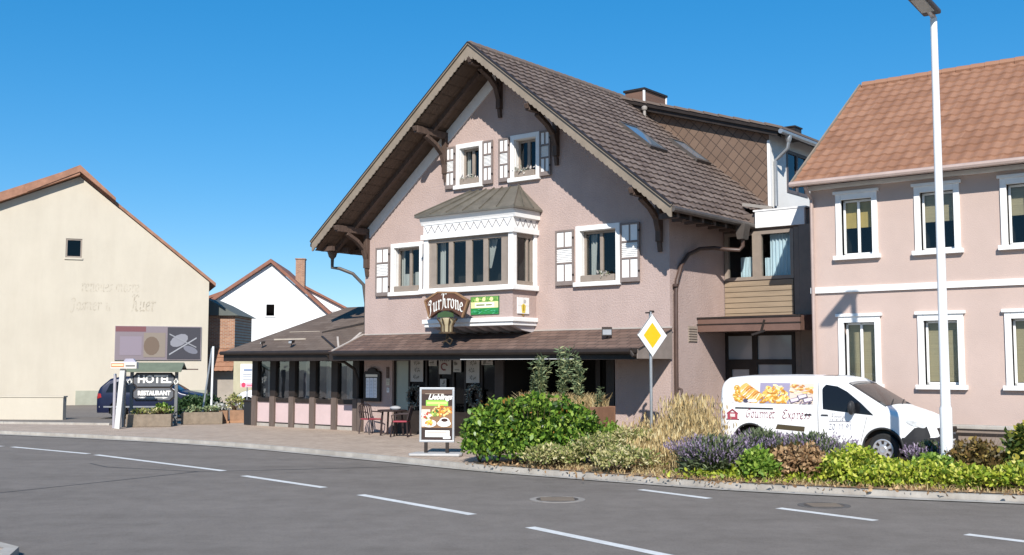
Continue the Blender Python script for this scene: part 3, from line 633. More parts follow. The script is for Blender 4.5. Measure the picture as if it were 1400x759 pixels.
# --- shed dormer, its cheek, big chimney, annex
CH = 6.55
m = MB(); dz = lambda u: RID - .31 * (u - MID)
m.poly([(MID + .1, CH, rz(MID + .1) - .05), (-.3, CH, rz(-.3) - .1), (-.3, CH, dz(-.3) - .25), (MID + .1, CH, dz(MID + .1) - .1)], uv=[(0, 10), (5, 6.8), (5, 9), (0, 10.9)])
dorm = m.build('dormer_cheek', DIAM, H, fix=False)
m = MB(); vv0, vv1 = 6.2, 13.0
q = lambda u, v, d: (u, v, dz(u) - d)
for a, c, d0, d1 in ((MID - .05, .22, .0, .3),):
    for v in (vv0,): m.prism([(a, dz(a)), (c, dz(c)), (c, dz(c) - .16), (a, dz(a) - .16)], vv0, vv1)
m.prism([(MID + .2, dz(MID + .2) - .16), (.1, dz(.1) - .16), (.1, dz(.1) - .30), (MID + .2, dz(MID + .2) - .30)], vv0 + .08, CH)
m.build('dormer_roof', DARK, dorm)
m = MB()
for k in range(11):
    a = MID + .05 + k * .52; m.prism([(a, dz(a) + .045), (a + .56, dz(a + .56) + .02), (a + .56, dz(a + .56) - .05), (a, dz(a) - .03)], vv0 - .03, vv1)
m.build('dormer_tiles', TILE, dorm, fix=False)
m = MB(); wall(m, [(CH + .002, 6.3), (13, 6.3), (13, 9.3), (CH + .002, 9.3)], [(7.75, 9.3, 7.45, 8.8)], lambda a, z: (-.3, a, z)); m.build('dormer_wall', WHITEW, dorm, fix=False)
m = MB().box(-.36, -.27, CH - .03, CH + .1, 6.75, 8.9); m.build('corner_board', WHITE, dorm)
m = MB(); m.box(-.36, -.28, 7.75, 7.85, 7.45, 8.8); m.box(-.36, -.28, 9.2, 9.3, 7.45, 8.8); m.box(-.36, -.28, 8.48, 8.58, 7.45, 8.8); m.box(-.36, -.28, 7.85, 9.2, 7.45, 7.55); m.box(-.36, -.28, 7.85, 9.2, 8.7, 8.8)
wn_ = m.build('window', M('grey_window_frame', (.12, .1, .1), .5), dorm); MB().poly([(-.32, 7.8, 7.5), (-.32, 9.25, 7.5), (-.32, 9.25, 8.75), (-.32, 7.8, 8.75)]).build('pane', GLASSD, wn_) if False else None
m = MB().poly([(-.32, 7.8, 7.5), (-.32, 9.25, 7.5), (-.32, 9.25, 8.75), (-.32, 7.8, 8.75)]); m.build('pane', GLASSD, dorm)
m = MB(); room(m, -.4, -1.2, 7.7, 9.4, 7.4, 8.9); m.poly([(-1.2, 7.7, 7.4), (-1.2, 9.4, 7.4), (-1.2, 9.4, 8.9), (-1.2, 7.7, 8.9)]); m.build('room', INSIDE, dorm)
m = MB().tube([(.26, 6.15, 9.05), (.26, 13, 9.05)], .075, 10); m.lathe([(.06, 0), (.1, .1), (.1, .2)], (.24, 6.75, 8.8), 'z', 10)
m.tube([(.24, 6.75, 8.8), (.2, 6.75, 8.62), (-.05, 6.78, 8.42), (-.22, 6.8, 8.3), (-.22, 6.8, 6.9)], .055, 10); m.build('dormer_gutter', GREYM, H, smooth=True)
m = MB().box(-5.75, -5.0, 7.0, 8.42, 10.2, 11.30); chim = m.build('chimney', M('brown_chimney_cladding', (.15, .085, .06), .8, .2, 3, .2, 30, stretch=(.3, .3, 8)), H)
m = MB().box(-5.8, -4.95, 6.95, 8.47, 11.30, 11.37); m.build('chimney_cap', DARK, chim)
m = MB().box(-5.03, -4.97, 6.97, 7.03, 10.2, 11.29); m.box(-5.03, -4.97, 8.39, 8.45, 10.2, 11.29); m.lathe([(.09, 11.37), (.09, 11.5)], (-5.3, 7.9, 0), 'z', 10); m.build('corner_strip', WHITE, chim)
m = MB().box(-.1, .2, 7.3, 7.8, 9.0, 9.38); m.box(-.13, .23, 7.27, 7.83, 9.38, 9.42); m.build('vent_box', DARK, H)
AV = 2.95
m = MB(); wall(m, [(.0, 0), (2.6, 0), (2.6, 6.15), (.0, 6.15)], [(.03, 2.02, 4.35, 5.66), (.0, 1.98, 0, 2.93)], lambda a, z: (a, AV, z)); m.poly([(2.6, AV, 0), (2.6, 9, 0), (2.6, 9, 6.15), (2.6, AV, 6.15)]); m.poly([(0, AV, 6.16), (2.6, AV, 6.16), (2.6, 12, 6.16), (0, 12, 6.16)])
annex = m.build('annex_wall', M('annex_brown_render', (.16, .12, .10), .8), H, fix=False)
m = MB().box(1.0, 2.4, AV - .12, AV - .002, 5.74, 6.18); m.box(.95, 2.45, AV - .14, AV + .5, 6.18, 6.22); m.build('fascia', WHITE, annex)
m = MB(); 
for k in range(7): z = 3.32 + k * .145; m.box(.03, 2.02, AV - .05, AV - .002, z, z + .13)
m.build('weatherboard', M('tan_weatherboard', (.29, .22, .15), .7, .15, 2, .2, 30, stretch=(.5, 5, 5)), annex)
m = MB(); m.box(.03, .14, AV - .04, AV + .08, 4.35, 5.66); m.box(.86, 1.12, AV - .04, AV + .08, 4.35, 5.66); m.box(1.95, 2.04, AV - .04, AV + .08, 4.35, 5.66); m.box(.14, .86, AV - .04, AV + .08, 4.35, 4.44); m.box(1.12, 1.95, AV - .04, AV + .08, 4.35, 4.44); m.box(.14, .86, AV - .04, AV + .08, 5.57, 5.66); m.box(1.12, 1.95, AV - .04, AV + .08, 5.57, 5.66)
win = m.build('window', CASE, annex)
m = MB().poly([(.14, AV + .03, 4.44), (.86, AV + .03, 4.44), (.86, AV + .03, 5.57), (.14, AV + .03, 5.57)]); m.poly([(1.12, AV + .03, 4.44), (1.95, AV + .03, 4.44), (1.95, AV + .03, 5.57), (1.12, AV + .03, 5.57)]); m.build('pane', GLASSD if False else GLASS, annex)
m = MB(); room(m, .03, 2.02, AV + .08, AV + 1.5, 4.35, 5.66); m.build('room', INSIDE, annex)
m = MB(); curtain(m, 1.3, 1.9, AV + .15, 4.44, 5.57, .03, 6); curtain(m, .4, .8, AV + .2, 4.44, 5.0, .03, 4, .2); curtain(m, 1.12, 1.3, AV + .2, 4.44, 4.95, .03, 2); m.build('curtain', CURTB, annex)
CB = M('brown_corner_boarding', (.21, .165, .135), .7, .15, 2); MB().box(2.06, 2.2, AV - .06, AV, 0, 5.7).build('corner_post', CB, annex); MB().box(2.22, 2.62, AV - .1, AV, 0, 5.74).build('corner_post', CB, annex)
m = MB().prism([(1.38, 2.93), (1.38, 3.28), (AV, 3.40), (AV, 2.97)], .02, 2.86, 'x'); can = m.build('annex_canopy', M('brown_fascia_boards', (.15, .085, .065), .6, .15, 2), annex)
m = MB().box(.0, 2.88, 1.36, 1.40, 3.11, 3.135); m.box(-.0, 2.88, 1.355, 1.42, 3.27, 3.31); m.bar((1.95, 1.3, 3.2), (1.9, 1.2, 2.9), .04, .04); m.bar((1.7, 1.1, 2.82), (2.05, 1.1, 2.92), .05, .05); m.build('canopy_strip', DARK, can)
m = MB()
for a, c in ((.0, .08), (.80, .95), (1.93, 2.02)): m.box(a, c, AV - .03, AV + .07, 0, 2.93)
for a, c in ((.08, .80), (.95, 1.93)): m.box(a, c, AV - .03, AV + .07, 2.08, 2.22); m.box(a, c, AV - .03, AV + .07, 2.85, 2.93); m.box(a, c, AV - .03, AV + .07, 0, .12)
m.box(.08, .18, AV - .02, AV + .06, .12, 2.08); m.box(.70, .80, AV - .02, AV + .06, .12, 2.08); m.box(.18, .70, AV - .02, AV + .06, 1.95, 2.08)
door = m.build('entrance_door', DARK, annex)
m = MB()
for a, c, z0, z1 in ((.08, .8, 2.22, 2.85), (.95, 1.93, 2.22, 2.85), (.18, .7, .12, 1.95), (.95, 1.93, .12, 2.08)): m.poly([(a, AV + .02, z0), (c, AV + .02, z0), (c, AV + .02, z1), (a, AV + .02, z1)])
m.build('pane', M('frosted_grey_glass', (.34, .36, .38), .12, .08, 1, spec=.8), door)
m = MB().bar((.05, 4.0, 6.60), (.95, 4.0, 6.42), .03, .09); m.tube([(.8, 3.8, 6.2), (.8, 3.8, 6.38)], .06, 8); m.build('roof_flashing', bpy.data.materials['dull_vent_metal'], annex)
m = MB()
for k in range(6): m.box(0, .03, .92, 1.34, 2.68 + k * .065, 2.72 + k * .065)
m.box(0.0, .006, .9, 1.36, 2.65, 3.08); m.build('wall_vent', M('beige_vent', (.33, .27, .22), .6), H)

# --- long canopy over the ground floor
CV = -1.65
def slope_poly(mb, p):                                      # sloped sheet with metre UVs (along u, up slope)
    mb.poly(p, uv=[(a[0], math.hypot(a[1], a[2] - 2.4) * 1.0) for a in p])
m = MB(); slope_poly(m, [(-10.9, CV, 2.47), (.1, CV, 2.47), (.1, 0, 3.01), (-WID - .02, 0, 3.01)])
canopy = m.build('canopy_roof', SHING, H, fix=False)
m = MB().box(-10.9, .02, CV + .06, CV + .12, 2.2, 2.42); m.poly([(-10.9, CV + .1, 2.22), (.02, CV + .1, 2.22), (.02, -.0, 2.31), (-10.9, 0, 2.31)]); m.box(-10.9, .0, CV + .35, CV + .5, 2.23, 2.36); m.build('canopy_beam', DARK, canopy)
m = MB().tube([(-10.6, CV - .05, 2.42), (-.1, CV - .05, 2.40)], .07, 10); m.box(-10.7, .04, CV - .01, CV + .03, 2.36, 2.475); m.tube([(-.15, CV - .05, 2.42), (-.05, CV - .05, 2.3), (-.0, CV + .2, 2.25)], .05, 8); m.build('gutter', DARK, canopy, smooth=True)
m = MB().prism([(CV + .02, 2.22), (CV + .02, 2.46), (0, 3.0), (0, 2.22)], .02, .05, 'x'); m.build('end_panel', M('grey_end_panel', (.24, .20, .175), .7, .15, 3), canopy)
m = MB().box(-WID - .05, .06, -.02, -.001, 2.985, 3.04); m.bar((-WID - .02, -.03, 3.03), (-10.75, CV + .05, 2.5), .07, .03); m.build('flashing', M('pale_flashing', (.42, .37, .33), .6), canopy)
m = MB().box(-5.6, -1.75, CV + .0, CV + .05, 2.21, 2.23); m.build('light_strip', M('pale_awning_rail', (.5, .5, .5), .5), canopy)
m = MB(); 
for k in range(2): m.box(-5.72, -5.40, -.02, .1, 0, 2.3)
m.build('shopfront_post', M('grey_brown_post', (.13, .11, .10), .7), H)

# shopfront glazing and the deep dark entrance
m = MB(); fz = .08
mull = [-9.81, -9.2, -8.5, -7.98, -7.42, -6.95, -6.34, -5.8]
for a in mull: m.box(a, a + .075, fz, fz + .09, 0, 2.3)
m.box(-9.735, -5.72, fz + .01, fz + .08, 2.2, 2.3); m.box(-9.735, -5.72, fz + .01, fz + .08, 0, .62); m.box(-9.735, -5.72, fz + .005, fz + .085, .62, .70)
sf = m.build('shopfront', DARK, H)
m = MB()
for a, c in zip(mull[1:], mull[2:]): m.poly([(a + .075, fz + .045, .7), (c, fz + .045, .7), (c, fz + .045, 2.2), (a + .075, fz + .045, 2.2)])
m.build('pane', GLASSD, sf)
m = MB().poly([(mull[0] + .075, fz + .04, .7), (mull[1], fz + .04, .7), (mull[1], fz + .04, 2.2), (mull[0] + .075, fz + .04, 2.2)]); m.build('frosted_pane', M('green_grey_frosted_pane', (.33, .36, .30), .3, .08, 1.5), sf)
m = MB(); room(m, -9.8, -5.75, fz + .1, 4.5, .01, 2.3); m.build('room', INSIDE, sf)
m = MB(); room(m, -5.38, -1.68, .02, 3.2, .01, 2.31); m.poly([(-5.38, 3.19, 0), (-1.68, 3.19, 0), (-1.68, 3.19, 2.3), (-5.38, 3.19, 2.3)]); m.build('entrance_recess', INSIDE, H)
m = MB().box(-1.95, -1.7, -.0, .12, 0, 2.3); m.build('entrance_post', DARK, H); MB().box(-3.1, -2.95, 1.2, 1.3, 0, 2.3).build('entrance_post', DARK, H); MB().box(-4.3, -4.15, 1.2, 1.3, 0, 2.3).build('entrance_post', DARK, H)
m = MB().box(-WID, -9.9, -.006, .0, .0, .03)

# --- glazed porch on the left
PV, PU0, PU1, ZE = .2, -16.7, -11.06, 2.52
posts = [-16.58, -15.62, -14.63, -13.6, -12.55, -11.55]
m = MB(); E0, E1, E2, AP = (-16.85, -1.0, ZE), (-10.95, -1.0, ZE), (-10.95, 0, 3.03), (-14.0, 2.0, 4.06)
def ps(mb, p, d): mb.poly(p, uv=[(q[0] if d == 'f' else q[1], (q[2]) / .46) for q in p])
ps(m, [E0, (-10.95, -1.0, ZE), (-WID, .0, 3.03), (-WID, 2.0, 4.06), AP], 'f'); ps(m, [(-16.85, 5.0, ZE), E0, AP, (-14.0, 5, 4.06)], 's'); m.poly([AP, (-WID, 2.0, 4.06), (-WID, 5, 4.0), (-14, 5, 4.06)], uv=[(0, 0), (1, 0), (1, 1), (0, 1)])
PSH = brickM('grey_brown_porch_shingles', (.115, .08, .06), (.155, .115, .09), (.07, .05, .04), .45, .14, .008, 'UV', .92, .25, 0, .5, .25, 1.0)
porch = m.build('porch_roof', PSH, H, fix=False)
m = MB(); m.box(-16.85, -10.9, -.98, -.90, 2.2, 2.46); m.box(-16.85, -16.77, -.9, 5, 2.2, 2.46); m.poly([(-16.8, -.95, 2.24), (-10.95, -.95, 2.24), (-10.95, .3, 2.3), (-16.8, .3, 2.3)]); m.box(-16.7, -11.1, -.3, -.15, 2.26, 2.4); m.box(-16.8, -11.06, PV - .06, PV + .2, 2.28, 2.5); m.build('fascia', DARK, porch)
m = MB(); m.tube([(-16.9, -1.06, 2.47), (-10.8, -1.06, 2.46)], .065, 10); m.box(-16.9, -10.75, -1.01, -.97, 2.46, 2.535); m.tube([(-11.55, -1.06, 2.4), (-11.55, -.95, 2.25), (-11.5, -.4, 2.16), (-11.38, -.1, 1.95), (-11.33, .02, 1.6), (-11.33, .05, 0)], .05, 8); m.build('gutter', DARK, porch, smooth=True)
m = MB()
for a, c, w in (((-14.95, .30, 3.17), (-13.45, .30, 3.17), .04), ((-15.05, -.28, 2.92), (-13.5, -.28, 2.92), .05)): m.bar(a, c, w, .05)
m.build('roof_hatch', M('pale_metal_edge', (.45, .38, .31), .6), porch)
m = MB().bar((-13.2, .2, 3.13), (-11.05, .95, 3.56), .10, .06); m.bar((-12.9, -.1, 3.0), (-11.2, -1.0, 2.55), .06, .03); m.build('roof_seam', DARK, porch)
m = MB().bar((-11.15, -.05, 3.08), (-10.9, -1.0, 2.6), .08, .03); m.bar((-12.0, -.25, 2.96), (-11.3, -.85, 2.62), .06, .03); m.build('valley_flashing', bpy.data.materials['pale_flashing'], porch)
BP = M('weathered_brown_post', (.12, .09, .075), .75, .2, 3, .2, 30, stretch=(5, 5, .6))
for u in posts:
    m = MB().box(u - .12, u + .12, PV - .10, PV + .10, -.02, 1.0); m.box(u - .1, u + .1, PV - .085, PV + .085, 1.0, 1.02)
    p = m.build('post', BP, porch, bevel=.012); MB().box(u - .15, u + .15, PV - .06, PV + .08, 1.02, 2.3).build('upper_post', DARK, p)
m = MB().box(-WID - .18, -WID - .02, PV - .32, PV - .12, 0, 1.02); m.build('post', BP, porch, bevel=.012)
m = MB()
for a, c in zip(posts, posts[1:]): MB().box(a + .17, c - .17, PV - .05, PV + .07, .82, .96).build('rail', DARK, porch); m.box(a + .12, c - .12, PV - .03, PV + .05, .10, .14)
m.build('bottom_strip', DARK, porch)
m = MB()
for a, c in zip(posts, posts[1:]): m.box(a + .12, c - .12, PV - .012, PV + .05, .14, .82)
m.build('parapet_panel', PINKP, porch)
m = MB().box(PU0 + .05, PU1, PV - .03, PV + .1, -.02, .10); m.build('plinth', CONC, porch)
m = MB()
for a, c in zip(posts, posts[1:]): m.poly([(a + .15, PV + .03, .96), (c - .15, PV + .03, .96), (c - .15, PV + .03, 2.28), (a + .15, PV + .03, 2.28)])
m.build('pane', glassM('porch_glass', (.62, .63, .62), .02, 2.6), porch)
m = MB(); m.poly([(PU0 + .1, 3.6, 0), (PU1, 3.6, 0), (PU1, 3.6, 2.3), (PU0 + .1, 3.6, 2.3)]); m.poly([(PU0 + .1, PV + .15, .05), (PU1, PV + .15, .05), (PU1, 3.6, .05), (PU0 + .1, 3.6, .05)]); m.poly([(PU0 + .1, PV + .15, 2.35), (PU1, PV + .15, 2.35), (PU1, 3.6, 2.35), (PU0 + .1, 3.6, 2.35)]); m.poly([(PU0 + .08, PV + .15, 0), (PU0 + .08, 3.6, 0), (PU0 + .08, 3.6, 2.4), (PU0 + .08, PV + .15, 2.4)])
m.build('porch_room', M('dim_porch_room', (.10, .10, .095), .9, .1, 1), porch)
m = MB()
for u, z0, z1, w in ((-15.05, 1.2, 2.2, .3), (-14.1, 1.0, 2.1, .6), (-13.1, 1.0, 2.1, .55), (-12.1, 1.0, 2.25, .6), (-16.05, 1.0, 1.9, .65)): curtain(m, u - w / 2, u + w / 2, PV + .35, .98, z1 + .08, .03, 4)
m.build('curtain', M('grey_porch_curtain', (.66, .66, .62), .9, .1, 3, .4, 8, stretch=(14, 14, .3)), porch)

# ------------------------------------------------------------------ signs and fittings on the guesthouse
WT = M('white_lettering', (.82, .80, .74), .5, .04)
def at_house(name, label, cat, u, v, z, group=None): return thing(name, label, cat, W(u, v, z), RZ, group)
# carved pub sign
s = at_house('inn_sign', 'brown carved board reading Zur Krone hung over the canopy in front of the bay', 'sign', -6.12, -1.6, 3.68)
outl = [(-.62, -.26), (.62, -.26), (.74, .20), (.30, .40), (-.30, .40), (-.74, .20)]
outl = [(-.60, -.30), (-.25, -.12), (.25, -.12), (.60, -.32), (.80, .14), (.34, .37), (-.30, .40), (-.78, .18)]
bs = MB().prism(outl, -.07, .07).build('board', M('carved_brown_board', (.11, .05, .03), .45, .25, 4), s, bevel=.01)
m = MB()
for a, c in (((-.78, .18), (-.30, .40)), ((-.30, .40), (.34, .37)), ((.34, .37), (.80, .14)), ((.80, .14), (.60, -.32)), ((-.78, .18), (-.60, -.30))): m.bar((a[0], 0, a[1]), (c[0], 0, c[1]), .2, .045, (0, 1, 0)) if False else m.bar((a[0], -.06, a[1]), (c[0], -.06, c[1]), .05, .05, (0, 1, 0))
m.build('rim', M('light_carved_rim', (.25, .14, .07), .45), s)
sh, wd_ = strokes('ZurKrone', .25, .20, R(38)); m = MB()
for k, p in enumerate(sh):
    q = []
    for x, y in p:
        xx = (x - wd_ / 2) * .82; q.append((xx, -.076 - .00002 * k, y - .06 - .42 * (xx - .05) ** 2 + .02))
    m.poly(q)
m.build('lettering', WT, s, fix=False)
m = MB().prism([(-.28, -.30), (.28, -.30), (.25, -.19), (0, -.13), (-.25, -.19)], -.11, -.04); m.build('green_plaque', M('green_plaque_paint', (.05, .09, .035), .5), s)
m = MB(); m.lathe([(.15, -.72), (.18, -.70), (.19, -.52), (.25, -.40), (.24, -.32)], (0, -.0, 0), 'z', 12); m.v = [(x * .8, y * .8, z) for x, y, z in m.v]; em = m.build('lantern', M('cream_lantern', (.40, .33, .21), .4, .15, 6), s, smooth=True)
m = MB()
for k in range(8):
    a = k * math.pi / 4 + .2; m.tube([(.2 * math.cos(a), .2 * math.sin(a), -.73), (.215 * math.cos(a), .215 * math.sin(a), -.52), (.29 * math.cos(a), .29 * math.sin(a), -.40), (.36 * math.cos(a), .36 * math.sin(a), -.34)], .024, 6)
m.lathe([(.3, -.75), (.3, -.71)], (0, 0, 0), 'z', 14); m.v = [(x * .8, y * .8, z) for x, y, z in m.v]; m.build('lantern_rib', M('dark_bronze_iron', (.09, .06, .035), .5, metal=.4), em)
m = MB(); m.tube([(0, .1, .25), (0, .5, .25)], .03, 8); m.tube([(0, .1, -.1), (0, .5, -.25)], .025, 8); m.tube([(0, 0, -.72), (-.05, 0, -.95), (.12, 0, -1.05), (.2, 0, -.92), (.08, 0, -.88)], .02, 6); m.tube([(0, 0, -.72), (.1, 0, -.86), (-.15, 0, -1.0)], .02, 6); m.build('iron_bracket', bpy.data.materials['dark_bronze_iron'], s)
# green banner, crest
g_ = at_house('garden_sign', 'green and cream banner board fixed under the bay window beside the carved sign', 'sign', -5.2, BV + .05, 3.7)
MB().box(-.52, .49, -.03, 0, -.25, .25).build('board', M('green_board_edge', (.05, .14, .06), .5), g_)
sh = [(rect(-.5, .47, -.24, .24), '#2f8a4a'), (rect(-.5, .47, .1, .24), '#6d9a4c'), (rect(-.5, .47, -.07, .1), '#e9e3a5'), (rect(-.36, .33, -.05, .08), '#f1efe0')]
for k in range(30): sh.append((ell(random.uniform(-.47, .45), random.uniform(.11, .23), .03, .014, 6, random.random() * 3), random.choice(['#9cc060', '#4d7a35', '#c7d67c'])))
for x in (-.27, -.03, .24): sh.append((ell(x, .17, .06, .058), '#e6e8a0'))
for k in range(26): sh.append((ell(random.uniform(-.46, .44), random.uniform(-.23, -.1), .05, .012, 6, random.uniform(-.3, .3)), random.choice(['#1f7a52', '#3fa070', '#5cb98a'])))
for x0, x1 in ((-.3, .0), (.05, .26)): sh.append((rect(x0, x1, .005, .035), '#8f9a62'))
decal('print', sh, lambda a, b, d: (a, -.032 - d, b), g_)
c_ = thing('crest_plate', 'small white house plate with golden emblem on the side face of the bay', 'sign', W(BU1 - .045, -.62, 3.68), RZ + math.pi / 2)
MB().box(-.25, .25, -.03, 0, -.22, .22).build('plate', WHITE, c_)
sh = [(rect(-.25, .25, -.004, .004), '#c9c4bb'), (rect(-.004, .004, -.22, .22), '#c9c4bb'), ([(-.07, -.2), (.07, -.2), (.1, .0), (0, .06), (-.1, 0)], '#d8c04a'), (rect(-.03, .03, -.15, .02), '#a98a2a'), (ell(.05, .12, .06, .05), '#b8b4b0')]
decal('emblem', sh, lambda a, b, d: (a, -.032 - d, b), c_)
m = MB().prism([(-.05, -.22), (.05, -.22), (0, -.29)], -.03, 0); m.build('tassel', M('brass', (.4, .25, .06), .4, metal=.6), c_)
# menu case and plaques on the pink wall
mc = at_house('menu_case', 'black carved menu case with white pages on the pink wall left of the shopfront', 'menu case', -10.6, -.01, 1.42)
arc = [(-.36, -.48), (.36, -.48), (.36, .40), (.30, .46), (.22, .44), (.14, .54), (0, .58), (-.14, .54), (-.22, .44), (-.30, .46), (-.36, .40)]
MB().prism(arc, -.09, 0).build('case', DARK, mc, bevel=.012)
decal('pages', [(rect(-.26, .26, .28, .36), '#dcd6c8'), (rect(-.24, -.09, -.36, .25), '#e6e8ee'), (rect(-.08, .08, -.36, .25), '#d9dee8'), (rect(.09, .24, -.36, .25), '#e9e9ec')] + [(rect(x, x + .1, z, z + .012), '#8d929b') for x in (-.215, -.05, .115) for z in np.arange(-.32, .2, .045)], lambda a, b, d: (a, -.092 - d, b), mc)
for nm, lb, u, z, w, h, mt in (('wall_plaque', 'small dark brown plaque on the pink wall beside the menu case', -9.98, 1.84, .11, .34, BROWN), ('notice_plate', 'small cream notice plate below the brown plaque beside the menu case', -9.96, 1.55, .14, .2, M('cream_plate', (.55, .5, .4), .5)), ('house_number', 'tiny white plate beside the frosted pane, lowest of the three on the wall', -9.96, 1.3, .10, .14, WHITE)):
    p = at_house(nm, lb, 'plaque', u, -.002, z); MB().box(-w / 2, w / 2, -.025, 0, -h / 2, h / 2).build('plate', mt, p); decal('lines', [(rect(-w * .35, w * .35, z_, z_ + .012), '#6b5b4a') for z_ in (-h * .2, h * .05, h * .25)], lambda a, b, d: (a, -.027 - d, b), p)
# posters
def poster(u, z, w, h, label, kind):
    p = at_house('poster', label, 'poster', u, fz - .03, z, 'posters behind the shopfront glass')
    MB().box(-w / 2, w / 2, 0, .012, -h / 2, h / 2).build('sheet', M('poster_paper', (.42, .41, .38), .7, .05), p)
    sh = []
    if kind == 0:
        for k in range(3):
            cx, cy = random.uniform(-.15, .15) * w, (.32 - .3 * k) * h
            for j in range(7): a = j * .75 + k; sh.append((ell(cx + w * .2 * math.cos(a), cy + h * .07 * math.sin(a), w * .06, h * .018, 8, a), '#4a4a40'))
            sh.append((ell(cx + w * .12, cy - h * .03, w * .1, h * .03), '#77746a'))
    elif kind == 1:
        for j in range(10): a = j * .5 + .5; sh.append((ell(w * .24 * math.cos(a) - .02, h * .22 * math.sin(a), w * .07, h * .06, 8), '#6a2a2a'))
        for j in range(5): sh.append((rect(-w * .4 + j * w * .17, -w * .3 + j * w * .17, h * .36, h * .42), '#5a5a55'))
    else:
        for j in range(4): sh.append((ell(random.uniform(-.3, .3) * w, random.uniform(-.2, .25) * h, w * .14, h * .1, 8, random.random()), '#66645c'))
        sh.append((rect(-w * .3, w * .3, -h * .36, -h * .28), '#77756c'))
    decal('drawing', sh, lambda a, b, d: (a, -.003 - d, b), p)
for a in ((-8.82, 1.91, .52, .68, 'tall pale poster with three dark flourishes, leftmost in the shopfront', 0), (-8.17, 2.13, .32, .18, 'small wide sheet hanging between the leftmost poster and the red ring poster', 2), (-7.68, 2.02, .48, .44, 'square poster with a dark red ring in the middle of the shopfront', 1), (-7.2, 2.05, .3, .38, 'small upright sheet right of the red ring poster', 2), (-6.6, 1.9, .5, .7, 'tall pale poster with dark flourishes right of the small upright sheet', 0), (-6.06, 2.16, .42, .18, 'small wide sheet at the right end of the shopfront beside the post', 2), (-7.75, 1.54, .24, .24, 'small square white notice below the red ring poster', 2)): poster(*a)
def wreath(u, z, label):
    w = at_house('door_wreath', label, 'wreath', u, fz - .06, z, 'wreaths on the shopfront')
    a = rng.random(300) * 6.283; P = np.stack([.23 * np.cos(a), rng.normal(size=300) * .02, .27 * np.sin(a)], 1) + rng.normal(size=(300, 3)) * .022
    D = np.stack([np.cos(a), -.3 + 0 * a, np.sin(a)], 1); leaves('foliage', P, D, .085, leafM('silver_wreath_leaves', [(0, (.09, .12, .10)), (.6, (.28, .31, .28)), (1, (.5, .5, .47))], .1), w, .45, 0)
    pts = [(.23 * math.cos(k * .524), 0, .27 * math.sin(k * .524)) for k in range(13)]; MB().tube(pts, .022, 6).build('ring', BROWN, w)
wreath(-8.9, 1.12, 'grey leafy wreath hanging beside the frosted pane behind the table'); wreath(-6.5, 1.18, 'grey leafy wreath hanging right of the advertising stand, half behind the hedge')
# floodlights
def flood(u, v, z, label, rot, sc_=1):
    f = thing('floodlight', label, 'lamp', W(u, v, z), RZ + rot, 'floodlights on the canopy and porch roofs'); f.scale = (sc_,) * 3
    MB().box(-.02, .02, -.02, .02, -.12, .06).build('stem', DARK, f); m = MB().prism([(-.14, .02), (.14, .10), (.16, .26), (-.12, .20)], -.13, .13, 'x'); hd = m.build('head', DARK, f, bevel=.01)
    MB().poly([(-.11, -.145, .05), (.11, -.145, .05), (.11, -.125, .18), (-.11, -.125, .18)]).build('lens', M('floodlight_lens', (.3, .3, .3), .1, spec=.8), hd)
flood(-1.35, -.85, 2.78, 'black floodlight standing on the brown canopy near the yellow priority sign', .6)
flood(-13.55, -.82, 2.74, 'dark floodlight on the porch roof below the roof hatch', .2, .55); flood(-15.0, -.82, 2.74, 'dark floodlight nearest the left end of the porch roof', -.4, .5)

# ------------------------------------------------------------------ terrace furniture
RED = M('red_seat_cushion', (.32, .05, .07), .7)
CHP = M('dark_plastic_chair', (.035, .022, .022), .5)
def make_chair(label):
    c = thing('garden_chair', label, 'chair', group='dark garden chairs on the terrace')
    MB().box(-.23, .23, -.23, .23, .42, .46).build('seat', RED, c, bevel=.02)
    m = MB()
    for k in range(5): m.bar((-.17 + k * .085, .22, .46), (-.16 + k * .08, .32, .84), .035, .015, (0, 1, 0))
    m.tube([(-.23, .22, .46), (-.22, .31, .82), (-.12, .335, .88), (.12, .335, .88), (.22, .31, .82), (.23, .22, .46)], .018, 6); m.build('backrest', CHP, c)
    for sx in (-1, 1):
        for sy in (-1, 1): MB().bar((sx * .21, sy * .21, .43), (sx * .25, sy * .25, 0), .035, .035).build('leg', CHP, c)
        MB().tube([(sx * .24, -.2, .44), (sx * .26, -.22, .62), (sx * .25, -.1, .655), (sx * .24, .27, .66)], .018, 6).build('armrest', CHP, c)
    return c
def make_table(label):
    t = thing('garden_table', label, 'table', group='round dark garden tables on the terrace')
    MB().lathe([(.42, .70), (.44, .715), (.44, .735), (.42, .745)], n=28).build('tabletop', CHP, t)
    for k in range(4): a = k * 1.571 + .5; MB().bar((.3 * math.cos(a), .3 * math.sin(a), .71), (.36 * math.cos(a), .36 * math.sin(a), 0), .045, .045).build('leg', CHP, t)
    return t
t1 = make_table('round dark garden table left of the advertising stand'); t1.location = W(-9.05, -.75, 0)
t2 = copy_thing(t1, W(-6.75, -1.3, 0), .4, 'round dark garden table right of the advertising stand, mostly behind it')
c1 = make_chair('dark garden chair with a red seat left of the table by the pink wall'); c1.location = W(-10.05, -.65, 0); c1.rotation_euler = (0, 0, RZ + 1.45)
copy_thing(c1, W(-8.35, -1.1, 0), RZ - 1.0, 'dark garden chair with a red seat between table and advertising stand')
copy_thing(c1, W(-7.6, -.55, 0), RZ - 2.6, 'dark garden chair standing behind the advertising stand by the second table')
bl = thing('folded_cloth', 'pale grey folded cloth lying on the left terrace table', 'cloth', W(-8.95, -.72, .745), RZ)
m = MB(); m.ball((0, 0, .05), .2, 12, 8, (1, .7, .35)); m.build('cloth', M('grey_folded_cloth', (.35, .35, .36), .85, .1, 5), bl, smooth=True)

